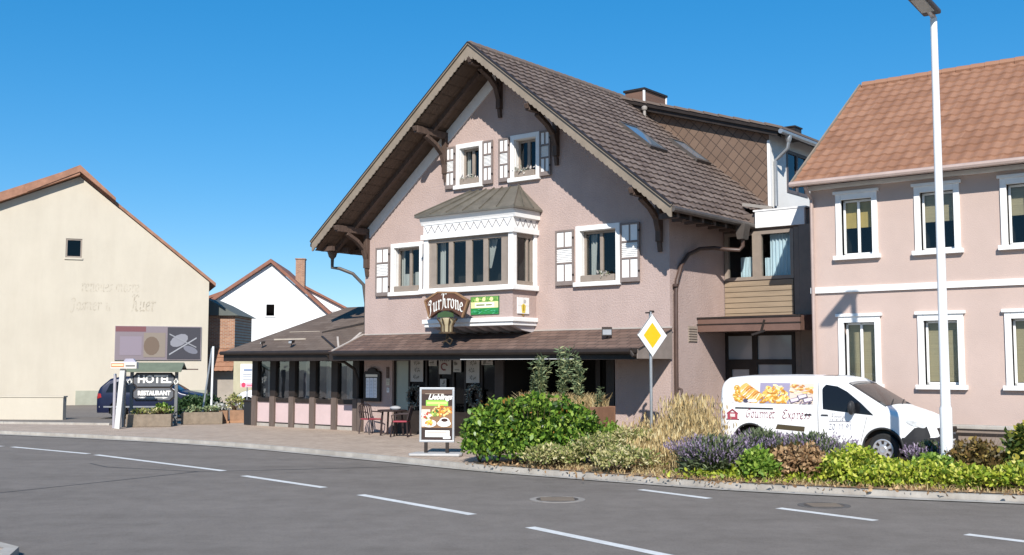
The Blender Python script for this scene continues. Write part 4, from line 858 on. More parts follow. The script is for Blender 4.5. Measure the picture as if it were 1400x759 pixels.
# advertising stand
st = thing('advertising_stand', 'white framed pavement poster stand with breakfast pictures on the paving', 'sign', (-1.72, 25.55, 0), R(-9))
AL = M('brushed_aluminium', (.62, .62, .62), .35, .05, 8, metal=.6)
m = MB().prism([(-.58, -.32), (.58, -.32), (.62, -.2), (.55, .3), (-.55, .3), (-.62, -.2)], 0, .06, 'z'); m.build('foot', M('pale_plastic_foot', (.42, .41, .40), .6), st, bevel=.02)
for x in (-.26, .24): MB().box(x - .035, x + .035, -.03, .03, .06, .32).build('spring_post', DARK, st)
x0, x1, z0, z1 = -.41, .41, .30, 1.55
m = MB(); m.box(x0, x1, -.04, .04, z0, z0 + .05); m.box(x0, x1, -.04, .04, z1 - .05, z1); m.box(x0, x0 + .05, -.04, .04, z0 + .05, z1 - .05); m.box(x1 - .05, x1, -.04, .04, z0 + .05, z1 - .05)
m.build('frame', AL, st, bevel=.008)
MB().box(x0 + .05, x1 - .05, -.02, .02, z0 + .05, z1 - .05).build('board', DARK, st)
w0, w1, h0, h1 = x0 + .05, x1 - .05, z0 + .05, z1 - .05; rnd = random.Random(3)
sh = [(rect(w0, w1, h0, h1), '#3a2a24'), (rect(w0, w1, h1 - .1, h1), '#5b463a'), (rect(w0 + .08, w1 - .2, h1 - .1, h1 - .09), '#b9aa98'), (rect(w0 + .1, w1 - .1, h1 - .37, h1 - .24), '#93c451'), (rect(w0 + .13, w1 - .13, h1 - .33, h1 - .28), '#cfe27c')]
sh += [(rect(w0, w1, h0 + .28, h0 + .78), '#8a6748'), (rect(w0, w0 + .2, h0 + .3, h0 + .7), '#cfc3b4')]
def food(cx, cy, r, cols, n, sx=1):
    for k in range(n): a = rnd.random() * 6.283; d = r * math.sqrt(rnd.random()); sh.append((ell(cx + d * math.cos(a) * sx, cy + d * math.sin(a) * .6, rnd.uniform(.015, .05), rnd.uniform(.012, .03), 8, rnd.random() * 3, .3), rnd.choice(cols)))
food(.13, h0 + .67, .2, ['#d9953c', '#c77b2a', '#e7b65c', '#a85f22', '#f0cf86'], 60, 1.1); food(-.25, h0 + .56, .13, ['#efe4d2', '#b23b2d', '#e8d9bd', '#6f8a3c', '#f5efe2'], 40)
sh.append((ell(-.18, h0 + .38, .17, .09, 20), '#efeae2')); sh.append((ell(-.18, h0 + .385, .13, .06, 20), '#d9cfc2')); food(-.17, h0 + .39, .09, ['#e2b74b', '#f1d98a', '#8fae4a', '#c9822f'], 26)
sh.append((ell(.17, h0 + .38, .16, .08, 20), '#e9e3da')); sh.append((ell(.18, h0 + .43, .12, .085, 20), '#f4f1ec')); sh.append((ell(.18, h0 + .455, .08, .04, 20), '#3b2016'))
food(-.05, h0 + .62, .1, ['#7e9a42', '#bfd06a', '#3f5d22'], 14)
sh += [(rect(w0 + .09, w1 - .06, h0 + .07, h0 + .22), '#f2efe8'), (rect(w0 + .13, w1 - .12, h0 + .165, h0 + .18), '#8b7a6c'), (rect(w0 + .11, w1 - .1, h0 + .11, h0 + .125), '#8b7a6c'), (rect(.15, w1 - .04, h0 + .03, h0 + .09), '#ffffff')]
decal('breakfast_print', sh, lambda a, b, d: (a, -.022 - d, b), st)
text('Lieblings', .17, WT, st, (.07, -.03, h1 - .17), (R(90), 0, 0), 'lettering', .35, .006, .001, sx=.95)
# bed planter
RUST = M('rust_brown_planter', (.22, .11, .065), .8, .25, 2, .2, 20)
pl = at_house('raised_planter', 'long rust brown raised planter behind the green hedge under the canopy', 'planter', -1.05, -3.2, 0)
m = MB(); 
for a in ((-1.25, 1.22, -.4, -.34), (-1.25, 1.22, .34, .4), (-1.25, -1.19, -.34, .34), (1.16, 1.22, -.34, .34)): m.box(*a, 0, 1.12)
m.build('trough', RUST, pl, bevel=.012); MB().box(-1.19, 1.16, -.34, .34, 0, 1.05).build('soil', SOIL, pl)

# ------------------------------------------------------------------ neighbouring buildings
def gable_house(root, L, D, ez, rzv, wallm, roofm, oh=.4, front_holes=(), name='wall'):
    m = MB(); wall(m, [(0, 0), (L, 0), (L, ez), (0, ez)], list(front_holes), lambda a, z: (a, 0, z)); h = D / 2
    for x in (0, L): m.poly([(x, 0, 0), (x, D, 0), (x, D, ez), (x, h, rzv), (x, 0, ez)])
    m.poly([(0, D, 0), (L, D, 0), (L, D, ez), (0, D, ez)]); m.build(name, wallm, root, fix=False)
rh = thing('corner_house', 'pink house with white window surrounds and an orange tiled roof beside the guesthouse annex', 'building', W(3.36, 1.0, 0), RZ)
RW = M('pale_pink_render', (.50, .385, .335), .9, .06, .8, .3, 40, spec=.2)
LL, DD, EZ, RD = 13.0, 8.4, 6.45, 9.75
cx_ = [1.14, 3.0, 4.86, 6.72, 8.6, 10.5]
wn = []
for k, c in enumerate(cx_):
    wn.append((c - .5, c + .5, 4.55, 6.12)); 
    if k != 3: wn.append((c - .5, c + .5, 1.52, 3.2))
dr = (6.2, 7.25, 0.05, 2.9)
gable_house(rh, LL, DD, EZ, RD - .15, RW, REDT, front_holes=[(a + .13, b - .13, c + .1, d - .14) for a, b, c, d in wn] + [dr])
BLIND = M('tan_roller_blind', (.42, .33, .2), .7, .08, 2, .5, 3, stretch=(.2, 1, 16))
YBL = M('yellow_blind', (.55, .38, .12), .7)
for k, (a, b, z0, z1) in enumerate(wn):
    m = MB(); i0, i1, j0, j1 = a + .13, b - .13, z0 + .1, z1 - .14
    m.box(a, i0, -.05, .02, z0 + .1, z1); m.box(i1, b, -.05, .02, z0 + .1, z1); m.box(i0, i1, -.05, .02, j1, z1); m.box(a - .06, b + .06, -.12, .02, z0, z0 + .1); m.box(a - .05, b + .05, -.09, .0, z1, z1 + .07)
    m.box(i0, i0 + .05, .12, .17, j0, j1); m.box(i1 - .05, i1, .12, .17, j0, j1); m.box(i0, i1, .12, .17, j1 - .05, j1); m.box(i0, i1, .12, .17, j0, j0 + .06); m.box((i0 + i1) / 2 - .03, (i0 + i1) / 2 + .03, .12, .17, j0, j1)
    w_ = m.build('window', WHITE, rh, bevel=.006)
    MB().poly([(i0, .15, j0), (i1, .15, j0), (i1, .15, j1), (i0, .15, j1)]).build('pane', GLASS, w_)
    m = MB(); room(m, i0, i1, .17, 1.2, j0, j1); m.build('room', INSIDE, w_)
    fr_ = .5 if z0 > 4 else .95
    if k % 4 != 3 or z0 < 4:
        m = MB().poly([(i0, .2, j1 - (j1 - j0) * fr_), (i1, .2, j1 - (j1 - j0) * fr_), (i1, .2, j1), (i0, .2, j1)]); m.build('blind', YBL if (z0 > 4 and k < 2) else BLIND, w_)
m = MB().box(-.02, LL, -.06, 0, 3.78, 3.92); m.box(-.02, LL, -.10, 0, 6.28, 6.5); m.build('string_course', WHITE, rh)
m = MB().box(-.01, LL, -.05, 0, 0, .75); m.build('plinth', M('grey_brown_plinth', (.2, .17, .145), .9), rh)
m = MB().box(6.3, 7.15, .08, .14, .05, 2.3); m.box(6.3, 7.15, .08, .13, 2.36, 2.85); d_ = m.build('door', M('brown_house_door', (.13, .075, .045), .5), rh); MB().ball((6.4, .05, 1.1), .035).build('handle', GREYM, d_, smooth=True)
m = MB().box(6.1, 6.3, -.05, .1, .05, 3.0); m.box(7.15, 7.35, -.05, .1, .05, 3.0); m.box(6.3, 7.15, -.05, .1, 2.85, 3.0); m.build('door_surround', WHITE, rh)
def pitched(mb, x0, x1, y0, yr, z0, zr, tw=.28, rhh=.36):
    run, rise = yr - y0, zr - z0; Ls = math.hypot(run, rise); c, s = run / Ls, rise / Ls; rows = int(Ls / rhh) + 1; n = int((x1 - x0) / tw * 4); i0 = len(mb.v); st = []
    for r in range(rows):
        for f in (0, .95):
            q = (r + f) * rhh
            if q <= Ls + .02: st.append((q, f, r))
    for q, f, r in st:
        for k in range(n + 1):
            x = x0 + (x1 - x0) * k / n; h = .04 * (1 - f) + .02 * math.cos(6.283 * ((x / tw) % 1)); mb.v.append((x, y0 + q * c - h * s, z0 + q * s + h * c))
    for a in range(len(st) - 1):
        for k in range(n):
            i = i0 + a * (n + 1) + k; mb.f.append((i, i + 1, i + n + 2, i + n + 1)); mb.uv[len(mb.f) - 1] = [((x0 + (x1 - x0) * (k + .5) / n) / tw, st[a][2] + .5)] * 4
m = MB(); pitched(m, -.25, LL + .2, -.45, DD / 2, EZ - .05, RD); rr_ = m.build('roof', REDT, rh, smooth=True, ang=50, fix=False)
m = MB().poly([(-.25, DD + .45, EZ - .05), (LL + .2, DD + .45, EZ - .05), (LL + .2, DD / 2, RD), (-.25, DD / 2, RD)]); m.poly([(-.25, -.4, EZ - .12), (LL, -.4, EZ - .12), (LL, DD / 2, RD - .14), (-.25, DD / 2, RD - .14)]); m.build('roof_underside', SOFF, rr_, fix=False)
m = MB().bar((-.27, -.45, EZ - .06), (-.27, DD / 2, RD - .02), .04, .2); m.bar((-.27, DD + .45, EZ - .06), (-.27, DD / 2, RD - .02), .04, .2); m.build('verge_board', TAUPE, rr_)
m = MB().tube([(-.3, -.5, EZ - .05), (LL, -.5, EZ - .05)], .07, 8); m.tube([(.06, -.45, EZ - .12), (.06, -.08, EZ - .4), (.06, -.08, .2)], .045, 8); m.build('gutter', M('pink_painted_pipe', (.42, .32, .28), .5), rh, smooth=True)
x = -.2; m = MB()
while x < LL: m.lathe([(.13, x), (.115, x + .38)], (0, DD / 2, RD), 'x', 8); x += .36
m.build('ridge_tile', REDT, rr_, smooth=True)
gw = thing('garden_wall', 'low brown rendered wall with a pale coping in front of the pink corner house', 'wall', W(6.7, .0, 0), RZ)
MB().box(0, 9, 0, .2, 0, .72).build('base', M('brown_wall_render', (.24, .19, .155), .9, .15, 2, .3, 40), gw); MB().box(-.03, 9, -.05, .25, .72, .80).build('coping', CONC, gw, bevel=.012); MB().box(0, 9, -.015, 0, .58, .64).build('joint_band', DARK, gw)

bh = thing('cream_house', 'big cream rendered house with a plain gable and faded wall lettering and a photo banner', 'building', (-16.5, 60, 0), math.atan2(4.5, 12.6))
CRM = M('cream_render', (.53, .475, .385), .9, .05, .4, .2, 30, spec=.2, dirt=.1)
m = MB(); out = [(-18, 0), (0, 0), (0, 6.6), (-6.7, 12.0), (-18, 7.2)]; wall(m, out, [(-7.3, -6.5, 7.7, 8.7)], lambda a, z: (a, 0, z)); m.poly([(0, 0, 0), (0, 14, 0), (0, 14, 6.6), (0, 0, 6.6)]); m.poly([(-18, 0, 0), (-18, 14, 0), (-18, 14, 7.2), (-18, 0, 7.2)]); m.poly([(a, 14, z) for a, z in out]); m.build('wall', CRM, bh, fix=False)
m = MB(); t = .18
m.prism([(-6.7, 12.05), (.35, 6.36), (.35, 6.36 + t), (-6.7, 12.05 + t)], -.12, 14.2); m.prism([(-6.7, 12.05), (-18.4, 7.05), (-18.4, 7.05 + .55), (-6.7, 12.05 + .45)], -.45, 14.2); m.prism([(-9.2, 11.0), (-6.7, 12.2), (-4.9, 10.75), (-4.9, 10.9), (-6.7, 12.55), (-9.4, 11.25)], -.5, .4)
m.build('roof', M('brown_red_roof', (.30, .15, .095), .85, .25, 3, .3, 8), bh)
m = MB(); m.box(-7.3, -7.22, .04, .1, 7.7, 8.7); m.box(-6.58, -6.5, .04, .1, 7.7, 8.7); m.box(-7.22, -6.58, .04, .1, 7.7, 7.78); m.box(-7.22, -6.58, .04, .1, 8.62, 8.7); wf_ = m.build('window', CASE, bh); MB().poly([(-7.25, .07, 7.7), (-6.55, .07, 7.7), (-6.55, .07, 8.7), (-7.25, .07, 8.7)]).build('pane', GLASSD, wf_); m = MB().box(-7.35, -6.45, -.06, .02, 7.6, 7.69); m.build('sill', CRM, wf_); m = MB(); room(m, -7.3, -6.5, .12, 1, 7.7, 8.7); m.build('room', INSIDE, bh)
m = MB().box(-6.6, .02, -.06, 0, 0, .75); m.build('plinth', M('grey_green_plinth', (.33, .33, .26), .9), bh)
FADE = M('faded_wall_paint', (.44, .385, .30), .9, .2, 2); rnd = random.Random(5); m = MB()
def scrawl(mb, x0, x1, z, h):                               # faded letters too worn to read
    x = x0
    while x < x1:
        w = rnd.uniform(.18, .34)
        for zz in rnd.sample([0, h * .45, h - .06], 2): mb.box(x + .06, x + w, -.006, 0, z + zz, z + zz + .06)
        mb.box(x, x + .06, -.006, 0, z, z + h)
        if rnd.random() < .4: mb.box(x + w - .05, x + w + .01, -.0065, 0, z, z + h)
        x += w + rnd.choice([.12, .12, .35])
for tx_, x_, z_, h_, nb_ in (('renoues mosre', -6.5, 5.95, .40, .14), ('Zosmer u', -7.0, 4.95, .42, .14), ('Kuer', -4.0, 4.95, .5, .22)):
    for p in strokes(tx_, h_, nb_, R(45), .1)[0]:
        if rnd.random() < .5: m.poly([(x_ + a * .78, -.006, z_ + b_) for a, b_ in p])
m.build('faded_lettering', FADE, bh, fix=False)
bb = thing('wall_banner', 'long photo banner fixed low on the cream gable wall above the hotel sign', 'banner', (-16.5, 60, 0), math.atan2(4.5, 12.6))
MB().box(-4.75, -.35, -.08, -.005, 2.35, 4.15).build('panel', M('banner_edge', (.3, .27, .28), .6), bb)
sh = [(rect(-4.73, -.37, 2.37, 4.13), '#7f7377'), (rect(-4.73, -3.2, 3.85, 4.13), '#74494c'), (rect(-4.5, -3.4, 2.6, 3.6), '#877b84'), (rect(-3.3, -2.2, 2.5, 3.8), '#85796d'), (ell(-2.9, 3.1, .4, .5, 14), '#6c5b4d'), (rect(-2.1, -.4, 2.4, 4.1), '#3c3a40'), (ell(-1.5, 3.4, .5, .3, 12, .5), '#85848a'), (ell(-.9, 2.9, .4, .18, 12, -.4), '#6f6f78'), ([(-2.0, 2.6), (-.6, 3.5), (-.6, 3.58), (-2.0, 2.68)], '#98989c'), ([(-2.0, 3.7), (-.6, 3.0), (-.6, 3.06), (-2.0, 3.77)], '#8c8c90')]
decal('photo_print', sh, lambda a, b, d: (a, -.083 - d * 4, b), bb)
lw = thing('boundary_wall', 'low cream wall along the side street below the cream house', 'wall', (-24, 42.9, 0), R(-6)); MB().box(-8, 7.0, 0, .25, -.05, .85).build('base', CRM, lw); MB().box(-8, 7.03, -.03, .28, .85, .9).build('coping', CRM, lw)

wh = thing('white_house', 'white gabled house with a red chimney and clay roof far behind the porch', 'building', (-17.5, 80, 0), R(4))
WHW = M('bright_white_render', (.80, .80, .80), .85, .03, 1, spec=.2)
m = MB(); out = [(-5.2, 0), (5.0, 0), (5.0, 5.0), (0, 9.45), (-5.2, 5.9)]; wall(m, out, [(-.38, .34, 5.65, 6.55)], lambda a, z: (a, 0, z)); m.poly([(5, 0, 0), (5, 10, 0), (5, 10, 5), (5, 0, 5)]); m.poly([(-5.2, 0, 0), (-5.2, 10, 0), (-5.2, 10, 5.9), (-5.2, 0, 5.9)]); m.build('wall', WHW, wh, fix=False)
RB = M('red_brown_verge', (.24, .105, .07), .8, .2, 3); m = MB(); m.prism([(0, 9.5), (5.5, 4.6), (5.5, 4.85), (0, 9.78)], -.35, 10); m.prism([(0, 9.5), (-5.8, 5.5), (-5.8, 5.75), (0, 9.78)], -.35, 10); rf = m.build('roof', RB, wh)
m = MB().box(1.45, 2.12, 2.4, 3.2, 7.0, 10.0); m.box(1.40, 2.17, 2.35, 3.25, 10.0, 10.08); m.build('chimney', BRICK, rf)
m = MB().box(2.3, 5.35, 3.0, 7.5, 4.5, 6.15); m.prism([(2.3, 6.1), (5.35, 4.5), (5.35, 6.2), (2.3, 7.75)], 3.0, 7.4); dm = m.build('dormer', WHW, wh); m = MB().prism([(1.9, 8.0), (5.5, 6.15), (5.5, 6.32), (1.9, 8.18)], 2.7, 7.6); m.build('dormer_roof', RB, dm)
m = MB().box(-4.9, -2.0, 2.0, 6, 5.0, 7.0); m.prism([(-5.6, 6.7), (-2.0, 8.05), (-2.0, 8.25), (-5.6, 6.9)], 1.8, 6.2); m.build('side_dormer', RB, wh)
m = MB().box(-.38, -.31, -.02, .08, 5.65, 6.55); m.box(.27, .34, -.02, .08, 5.65, 6.55); m.box(-.31, .27, -.02, .08, 6.48, 6.55); m.box(-.42, .38, -.08, .08, 5.58, 5.65); w_ = m.build('window', WHITE, wh); MB().poly([(-.31, .06, 5.65), (.27, .06, 5.65), (.27, .06, 6.5), (-.31, .06, 6.5)]).build('pane', GLASSD, w_); m = MB(); room(m, -.38, .34, .1, 1, 5.65, 6.55); m.build('room', INSIDE, w_)
m = MB().box(-2.6, -1.5, -.1, -.002, 3.55, 4.75); m.box(-2.1, -1.9, -.16, -.1, 3.5, 4.8); m.build('shuttered_window', M('grey_shuttered_window', (.2, .2, .21), .6), wh)
bk = thing('brick_annex', 'red brick outbuilding with a dark hipped roof between the cream and white houses', 'building', (-17.3, 62, 0), 0)
MB().box(0, 1.75, 0, 4, 1.7, 4.9).build('wall', BRICK, bk); m = MB().prism([(-.1, 4.85), (2.0, 4.85), (.6, 5.6), (-.1, 5.9)], -.25, 4.2); m.build('roof', M('dark_green_grey_roof', (.10, .11, .10), .8), bk)
MB().box(-.05, 2.3, -.25, 4, 0, 1.72).build('base', M('concrete_base', (.33, .29, .25), .9, .15, 1), bk); m = MB(); pitched(m, .0, 1.9, -.9, .0, 1.75, 3.1, .28, .3); m.build('lean_to_roof', REDT, bk, smooth=True, fix=False)
yw = thing('yard_wall', 'pale olive yard wall seen behind the white notice sign', 'wall', (-15.2, 60.5, 0), 0); MB().box(0, 6, 0, .3, 0, 2.5).build('base', M('olive_cream_render', (.42, .38, .26), .9), yw); MB().box(-.02, 6, -.05, .35, 2.5, 2.62).build('coping', DARK, yw)

# ------------------------------------------------------------------ vehicles
class Body:
    def __init__(s, L, top, half, zb, belt, tum, ref, r=.14):
        s.L = L; s.top = top; s.half = half; s.zb = zb; s.belt = belt; s.tum = tum; s.ref = ref; s.r = r
    def zt(s, x): return float(np.interp(x, [p[0] for p in s.top], [p[1] for p in s.top]))
    def w(s, x): return float(np.interp(x, [p[0] for p in s.half], [p[1] for p in s.half]))
    def wz(s, x, z): return s.w(x) * (1 - s.tum * max(0, (z - s.belt) / s.ref) ** 1.5) - .05 * max(0, (.62 - z) / .4) ** 2
    def rr(s, x): return min(s.r, (s.zt(x) - s.zb) * .3)
    def sec(s, x, n1=26, n2=8, n3=6):
        zt = s.zt(x); r = s.rr(x); o = []
        for k in range(n1): z = s.zb + (zt - r - s.zb) * k / n1; o.append((s.wz(x, z), z))
        ye = s.wz(x, zt - r); rx = min(.2, ye * .5); yc = ye - rx
        for k in range(n2): a = k / n2 * math.pi / 2; o.append((yc + rx * math.cos(a), zt - r + r * math.sin(a)))
        for k in range(n3 + 1): y = yc * (1 - k / n3); o.append((y, zt + .025 * (1 - (y / max(yc, .01)) ** 2)))
        return o
    def mesh(s, name, mat, parent, arches, nx=120):
        m = MB(); xs = [s.L * k / nx for k in range(nx + 1)]; S = [s.sec(x) for x in xs]; n = len(S[0])
        for sg in (-1, 1):
            i0 = len(m.v)
            for x, q in zip(xs, S): m.v += [(x, sg * y, z) for y, z in q]
            for a in range(nx):
                for k in range(n - 1):
                    xc = (xs[a] + xs[a + 1]) / 2; zc = (S[a][k][1] + S[a][k + 1][1]) / 2
                    if k < 27 and any((xc - ax) ** 2 + (zc - az) ** 2 < ar ** 2 for ax, az, ar in arches): continue
                    i = i0 + a * n + k; m.f.append((i, i + 1, i + n + 1, i + n))
        for x, q in ((xs[0], S[0]), (xs[-1], S[-1])): m.poly([(x, y, z) for y, z in q] + [(x, -y, z) for y, z in reversed(q[:-1])])
        o = m.build(name, mat, parent, smooth=True, ang=40, fix=False)
        bm = bmesh.new(); bm.from_mesh(o.data); bmesh.ops.remove_doubles(bm, verts=bm.verts, dist=.002); bmesh.ops.recalc_face_normals(bm, faces=bm.faces); bm.to_mesh(o.data); bm.free(); return o
    def side(s, mb, poly, sg=-1, off=.008, rows=14):        # patch following the flank: outline in (x, z)
        z0 = min(p[1] for p in poly); z1 = max(p[1] for p in poly); L = []
        for k in range(rows + 1):
            z = z0 + (z1 - z0) * (k + (.02 if k == 0 else -.02 if k == rows else 0)) / rows; xs = []
            for a in range(len(poly)):
                p, q = poly[a], poly[(a + 1) % len(poly)]
                if (p[1] - z) * (q[1] - z) < 0: f = (z - p[1]) / (q[1] - p[1]); xs.append(p[0] + f * (q[0] - p[0]))
            if len(xs) >= 2: L.append((z, min(xs), max(xs)))
        nxx = 10
        for (za, a0, a1), (zb_, b0, b1) in zip(L, L[1:]):
            for j in range(nxx):
                f0, f1 = j / nxx, (j + 1) / nxx; P = lambda x, z: (x, sg * (s.wz(x, z) + off), z)
                mb.poly([P(a0 + (a1 - a0) * f0, za), P(a0 + (a1 - a0) * f1, za), P(b0 + (b1 - b0) * f1, zb_), P(b0 + (b1 - b0) * f0, zb_)])
        return mb
    def topz(s, x, y):
        q = s.sec(x); q = sorted(q[26:], key=lambda p: p[0]); return float(np.interp(abs(y), [p[0] for p in q], [p[1] for p in q]))
    def lid(s, mb, x0, x1, inset, off=.008, n=14, y_in=None):  # patch on the top surface (windscreen, roof hatch)
        for k in range(n):
            a, b = x0 + (x1 - x0) * k / n, x0 + (x1 - x0) * (k + 1) / n
            ya = s.wz(a, s.zt(a) - s.rr(a)) - inset; yb = s.wz(b, s.zt(b) - s.rr(b)) - inset
            for j in range(-8, 8): P = lambda x, y: (x + off * .6, y, s.topz(x, y) + off); mb.poly([P(a, ya * j / 8), P(a, ya * (j + 1) / 8), P(b, yb * (j + 1) / 8), P(b, yb * j / 8)])
        return mb
HUB = M('silver_hubcap', (.55, .55, .56), .35, .05, 5, metal=.6)
def wheel(parent, x, y, r, sg):
    m = MB().lathe([(r * .62, -.09), (r * .93, -.1), (r, -.07), (r, .07), (r * .93, .1), (r * .62, .09)], (x, y, r), 'y', 32); w = m.build('wheel', RUBBER, parent, smooth=True)
    m = MB().lathe([(.001, sg * .112), (r * .2, sg * .122), (r * .25, sg * .108), (r * .52, sg * .10), (r * .6, sg * .115), (r * .66, sg * .11), (r * .66, sg * .04)], (x, y, r), 'y', 28); rim = m.build('rim', HUB, w, smooth=True)
    m = MB()
    for k in range(8):
        a = k * math.pi / 4; c, s = math.cos(a), math.sin(a); P = lambda q, t: (x + q * c - t * s, y + sg * .112, r + q * s + t * c); m.poly([P(r * .34, -.022), P(r * .34, .022), P(r * .54, .03), P(r * .54, -.03)])
    m.build('slot', DARK, rim)
VANW = M('white_van_paint', (.80, .80, .80), .28, .02, 2, spec=.5); BLUEP = M('dark_blue_car_paint', (.008, .012, .038), .3, .1, 2, metal=.1, spec=.5); CARG = M('dark_car_glass', (.01, .011, .014), .06, .1, 1, spec=.35)
van = thing('delivery_van', 'white panel van with food pictures and red handwriting parked behind the lavender', 'van', (5.30, 26.05, 0), RZ)
B = Body(4.78, [(0, 1.58), (.04, 1.70), (.16, 1.78), (.5, 1.81), (1.5, 1.83), (2.55, 1.82), (2.8, 1.78), (2.95, 1.71), (3.8, 1.20), (3.95, 1.15), (4.25, 1.06), (4.5, .96), (4.66, .86), (4.75, .72), (4.78, .5)],
         [(0, .86), (.08, .90), (.4, .93), (3.6, .94), (4.1, .93), (4.4, .88), (4.58, .78), (4.72, .66), (4.78, .55)], .26, 1.0, .13, .8)
body = B.mesh('body', VANW, van, [(.77, .34, .42), (3.75, .34, .42)], 150)
m = MB()
for x in (.77, 3.75):
    for sg in (-1, 1): m.tube([(x + .42 * math.cos(a), sg * (B.wz(x, .5) + .006), .34 + .42 * math.sin(a)) for a in np.linspace(-.15, 3.29, 22)], .022, 6)
m.build('wheel_arch', M('black_arch_trim', (.03, .03, .03), .6), van, smooth=True)
m = MB(); m.box(.3, 4.35, -.78, .78, .28, .95); m.build('underbody', DARK, van)
for x in (.77, 3.75):
    for sg in (-1, 1): wheel(van, x, sg * .84, .325, sg)
sw = [(2.47, 1.12), (2.44, 1.56), (2.52, 1.645), (2.74, 1.63), (3.0, 1.50), (3.3, 1.27), (3.57, 1.02), (3.4, 1.03)]
for sg in (-1, 1): B.side(MB(), sw, sg, .007, 18).build('side_window', CARG, van, smooth=True)
m = MB(); B.lid(m, 2.98, 3.78, .10, .006); m.build('windscreen', M('windscreen_glass', (.016, .022, .025), .06, .2, 3, spec=.3), van, smooth=True)
m = MB(); B.lid(m, 2.99, 3.06, .12, .012, 2); m.build('sun_strip', M('grey_sun_strip', (.28, .27, .26), .5), van, smooth=True)
m = MB()
for y0 in (-.5, .15): m.tube([(3.80, y0, B.topz(3.80, y0) + .02), (3.68, y0 + .45, B.topz(3.68, y0 + .45) + .035)], .012, 6)
m.build('wiper', BLACKP, van)
F = Body(4.83, [(0, .62), (4.0, .62), (4.83, .62)], [(x + .012 if x > 4.1 else x, w_ + .014) for x, w_ in B.half] + [(4.83, .5)], .24, 1.0, .13, .8, .05)
m = MB(); xs = [4.14 + .69 * k / 40 for k in range(41)]; i0 = len(m.v)
for sg in (-1, 1):
    S = [F.sec(x, 10, 3, 3) for x in xs]; n = len(S[0]); i0 = len(m.v)
    for x, q in zip(xs, S): m.v += [(x, sg * y, z) for y, z in q]
    for a in range(40):
        for k in range(n - 1): i = i0 + a * n + k; m.f.append((i, i + 1, i + n + 1, i + n))
q = F.sec(4.83, 10, 3, 3); m.poly([(4.83, y, z) for y, z in q] + [(4.83, -y, z) for y, z in reversed(q[:-1])]); m.build('bumper', BLACKP, van, smooth=True)
m = MB(); B.side(m, [(4.16, .55), (4.40, .80), (4.6, .82), (4.66, .60), (4.6, .55)], -1, .012, 8); B.side(m, [(4.16, .55), (4.40, .80), (4.6, .82), (4.66, .60), (4.6, .55)], 1, .012, 8); m.build('bumper_corner', BLACKP, van, smooth=True)
HLM = M('headlight_glass', (.55, .56, .56), .15, .2, 12, spec=.6)
for sg in (-1, 1): B.side(MB(), [(4.22, .90), (4.25, .96), (4.48, .91), (4.60, .82), (4.55, .78), (4.34, .83)], sg, .012, 8).build('headlight', HLM, van, smooth=True)
m = MB().box(4.70, 4.81, -.52, .52, .66, .78); m.build('grille', DARK, van, bevel=.02)
m = MB().prism([(-.06, .87), (.06, .87), (.07, .78), (0, .73), (-.07, .78)], 4.66, 4.78, 'x'); m.build('emblem', M('dark_chrome_emblem', (.12, .12, .12), .3, metal=.8), van)
m = MB().box(4.825, 4.845, -.26, .26, .42, .53); pl_ = m.build('number_plate', WHITE, van); decal('plate_marks', [(rect(-.25, -.215, .425, .525), '#2a4aa0')] + [(rect(-.18 + k * .055, -.145 + k * .055, .45, .505), '#333333') for k in range(7)], lambda a, b, d: (4.847 + d, a, b), pl_)
m = MB()                                                    # gaps, rail, handles
for p in ([(2.35, .36), (2.35, 1.70), (2.365, 1.70), (2.365, .36)], [(1.2, .38), (1.2, .39), (2.79, .39), (2.79, .38)], [(3.28, .45), (3.42, .98), (3.43, .98), (3.29, .45)]): B.side(m, p, -1, .004, 10)
m.build('panel_gap', M('shadow_gap_rubber', (.12, .12, .12), .8), van)
m = MB(); B.side(m, [(.40, 1.085), (.40, 1.12), (1.32, 1.12), (1.32, 1.085)], -1, .006, 3); m.build('door_rail', BLACKP, van)
for x in (2.05, 2.42): m = MB(); B.side(m, [(x, .985), (x + .02, 1.012), (x + .16, 1.012), (x + .18, .985)], -1, .02, 3); m.build('door_handle', BLACKP, van)
m = MB(); B.side(m, [(1.36, .64), (1.42, .77), (2.06, .75), (2.04, .63)], -1, .006, 4); m.build('side_sill_insert', M('olive_side_strip', (.07, .055, .03), .5), van)  # dark rounded sill insert low on the van flank
for sg in (-1, 1): m = MB().ball((3.15, sg * 1.08, 1.17), .13, 14, 10, (.55, .9, 1.15)); m.box(3.13, 3.19, min(sg * .9, sg * 1.02), max(sg * .9, sg * 1.02), 1.07, 1.13); m.build('wing_mirror', BLACKP, van, smooth=True)
m = MB(); B.lid(m, 2.3, 2.6, .35, .006, 3); m.build('roof_hatch', CARG, van); m = MB().tube([(2.75, .3, 1.78), (2.6, .3, 1.95)], .008, 5); m.build('aerial', BLACKP, van)
rnd = random.Random(11); sh = []
PX0, PX1, PZ0, PZ1 = .30, 2.25, 1.22, 1.67; pA, pB = .99, 1.70
sh += [(rect(PX0, pA, PZ0, PZ1), '#d9d0cc'), (rect(pA, pB, PZ0, PZ1), '#9890a8'), (rect(pB, PX1, PZ0, PZ1), '#d6c4b6')]
for k in range(9):                                          # stacked filled rolls
    cx, cz = .56 + k * .045, 1.53 - k * .027; sh.append((ell(cx, cz, .07, .17, 14, -.75), rnd.choice(['#c98a3c', '#dfae5e', '#b5722c']))); sh.append((ell(cx + .02, cz, .03, .14, 10, -.75), rnd.choice(['#f1dc9a', '#e9c46a', '#8c4b2a', '#f6ead0'])))
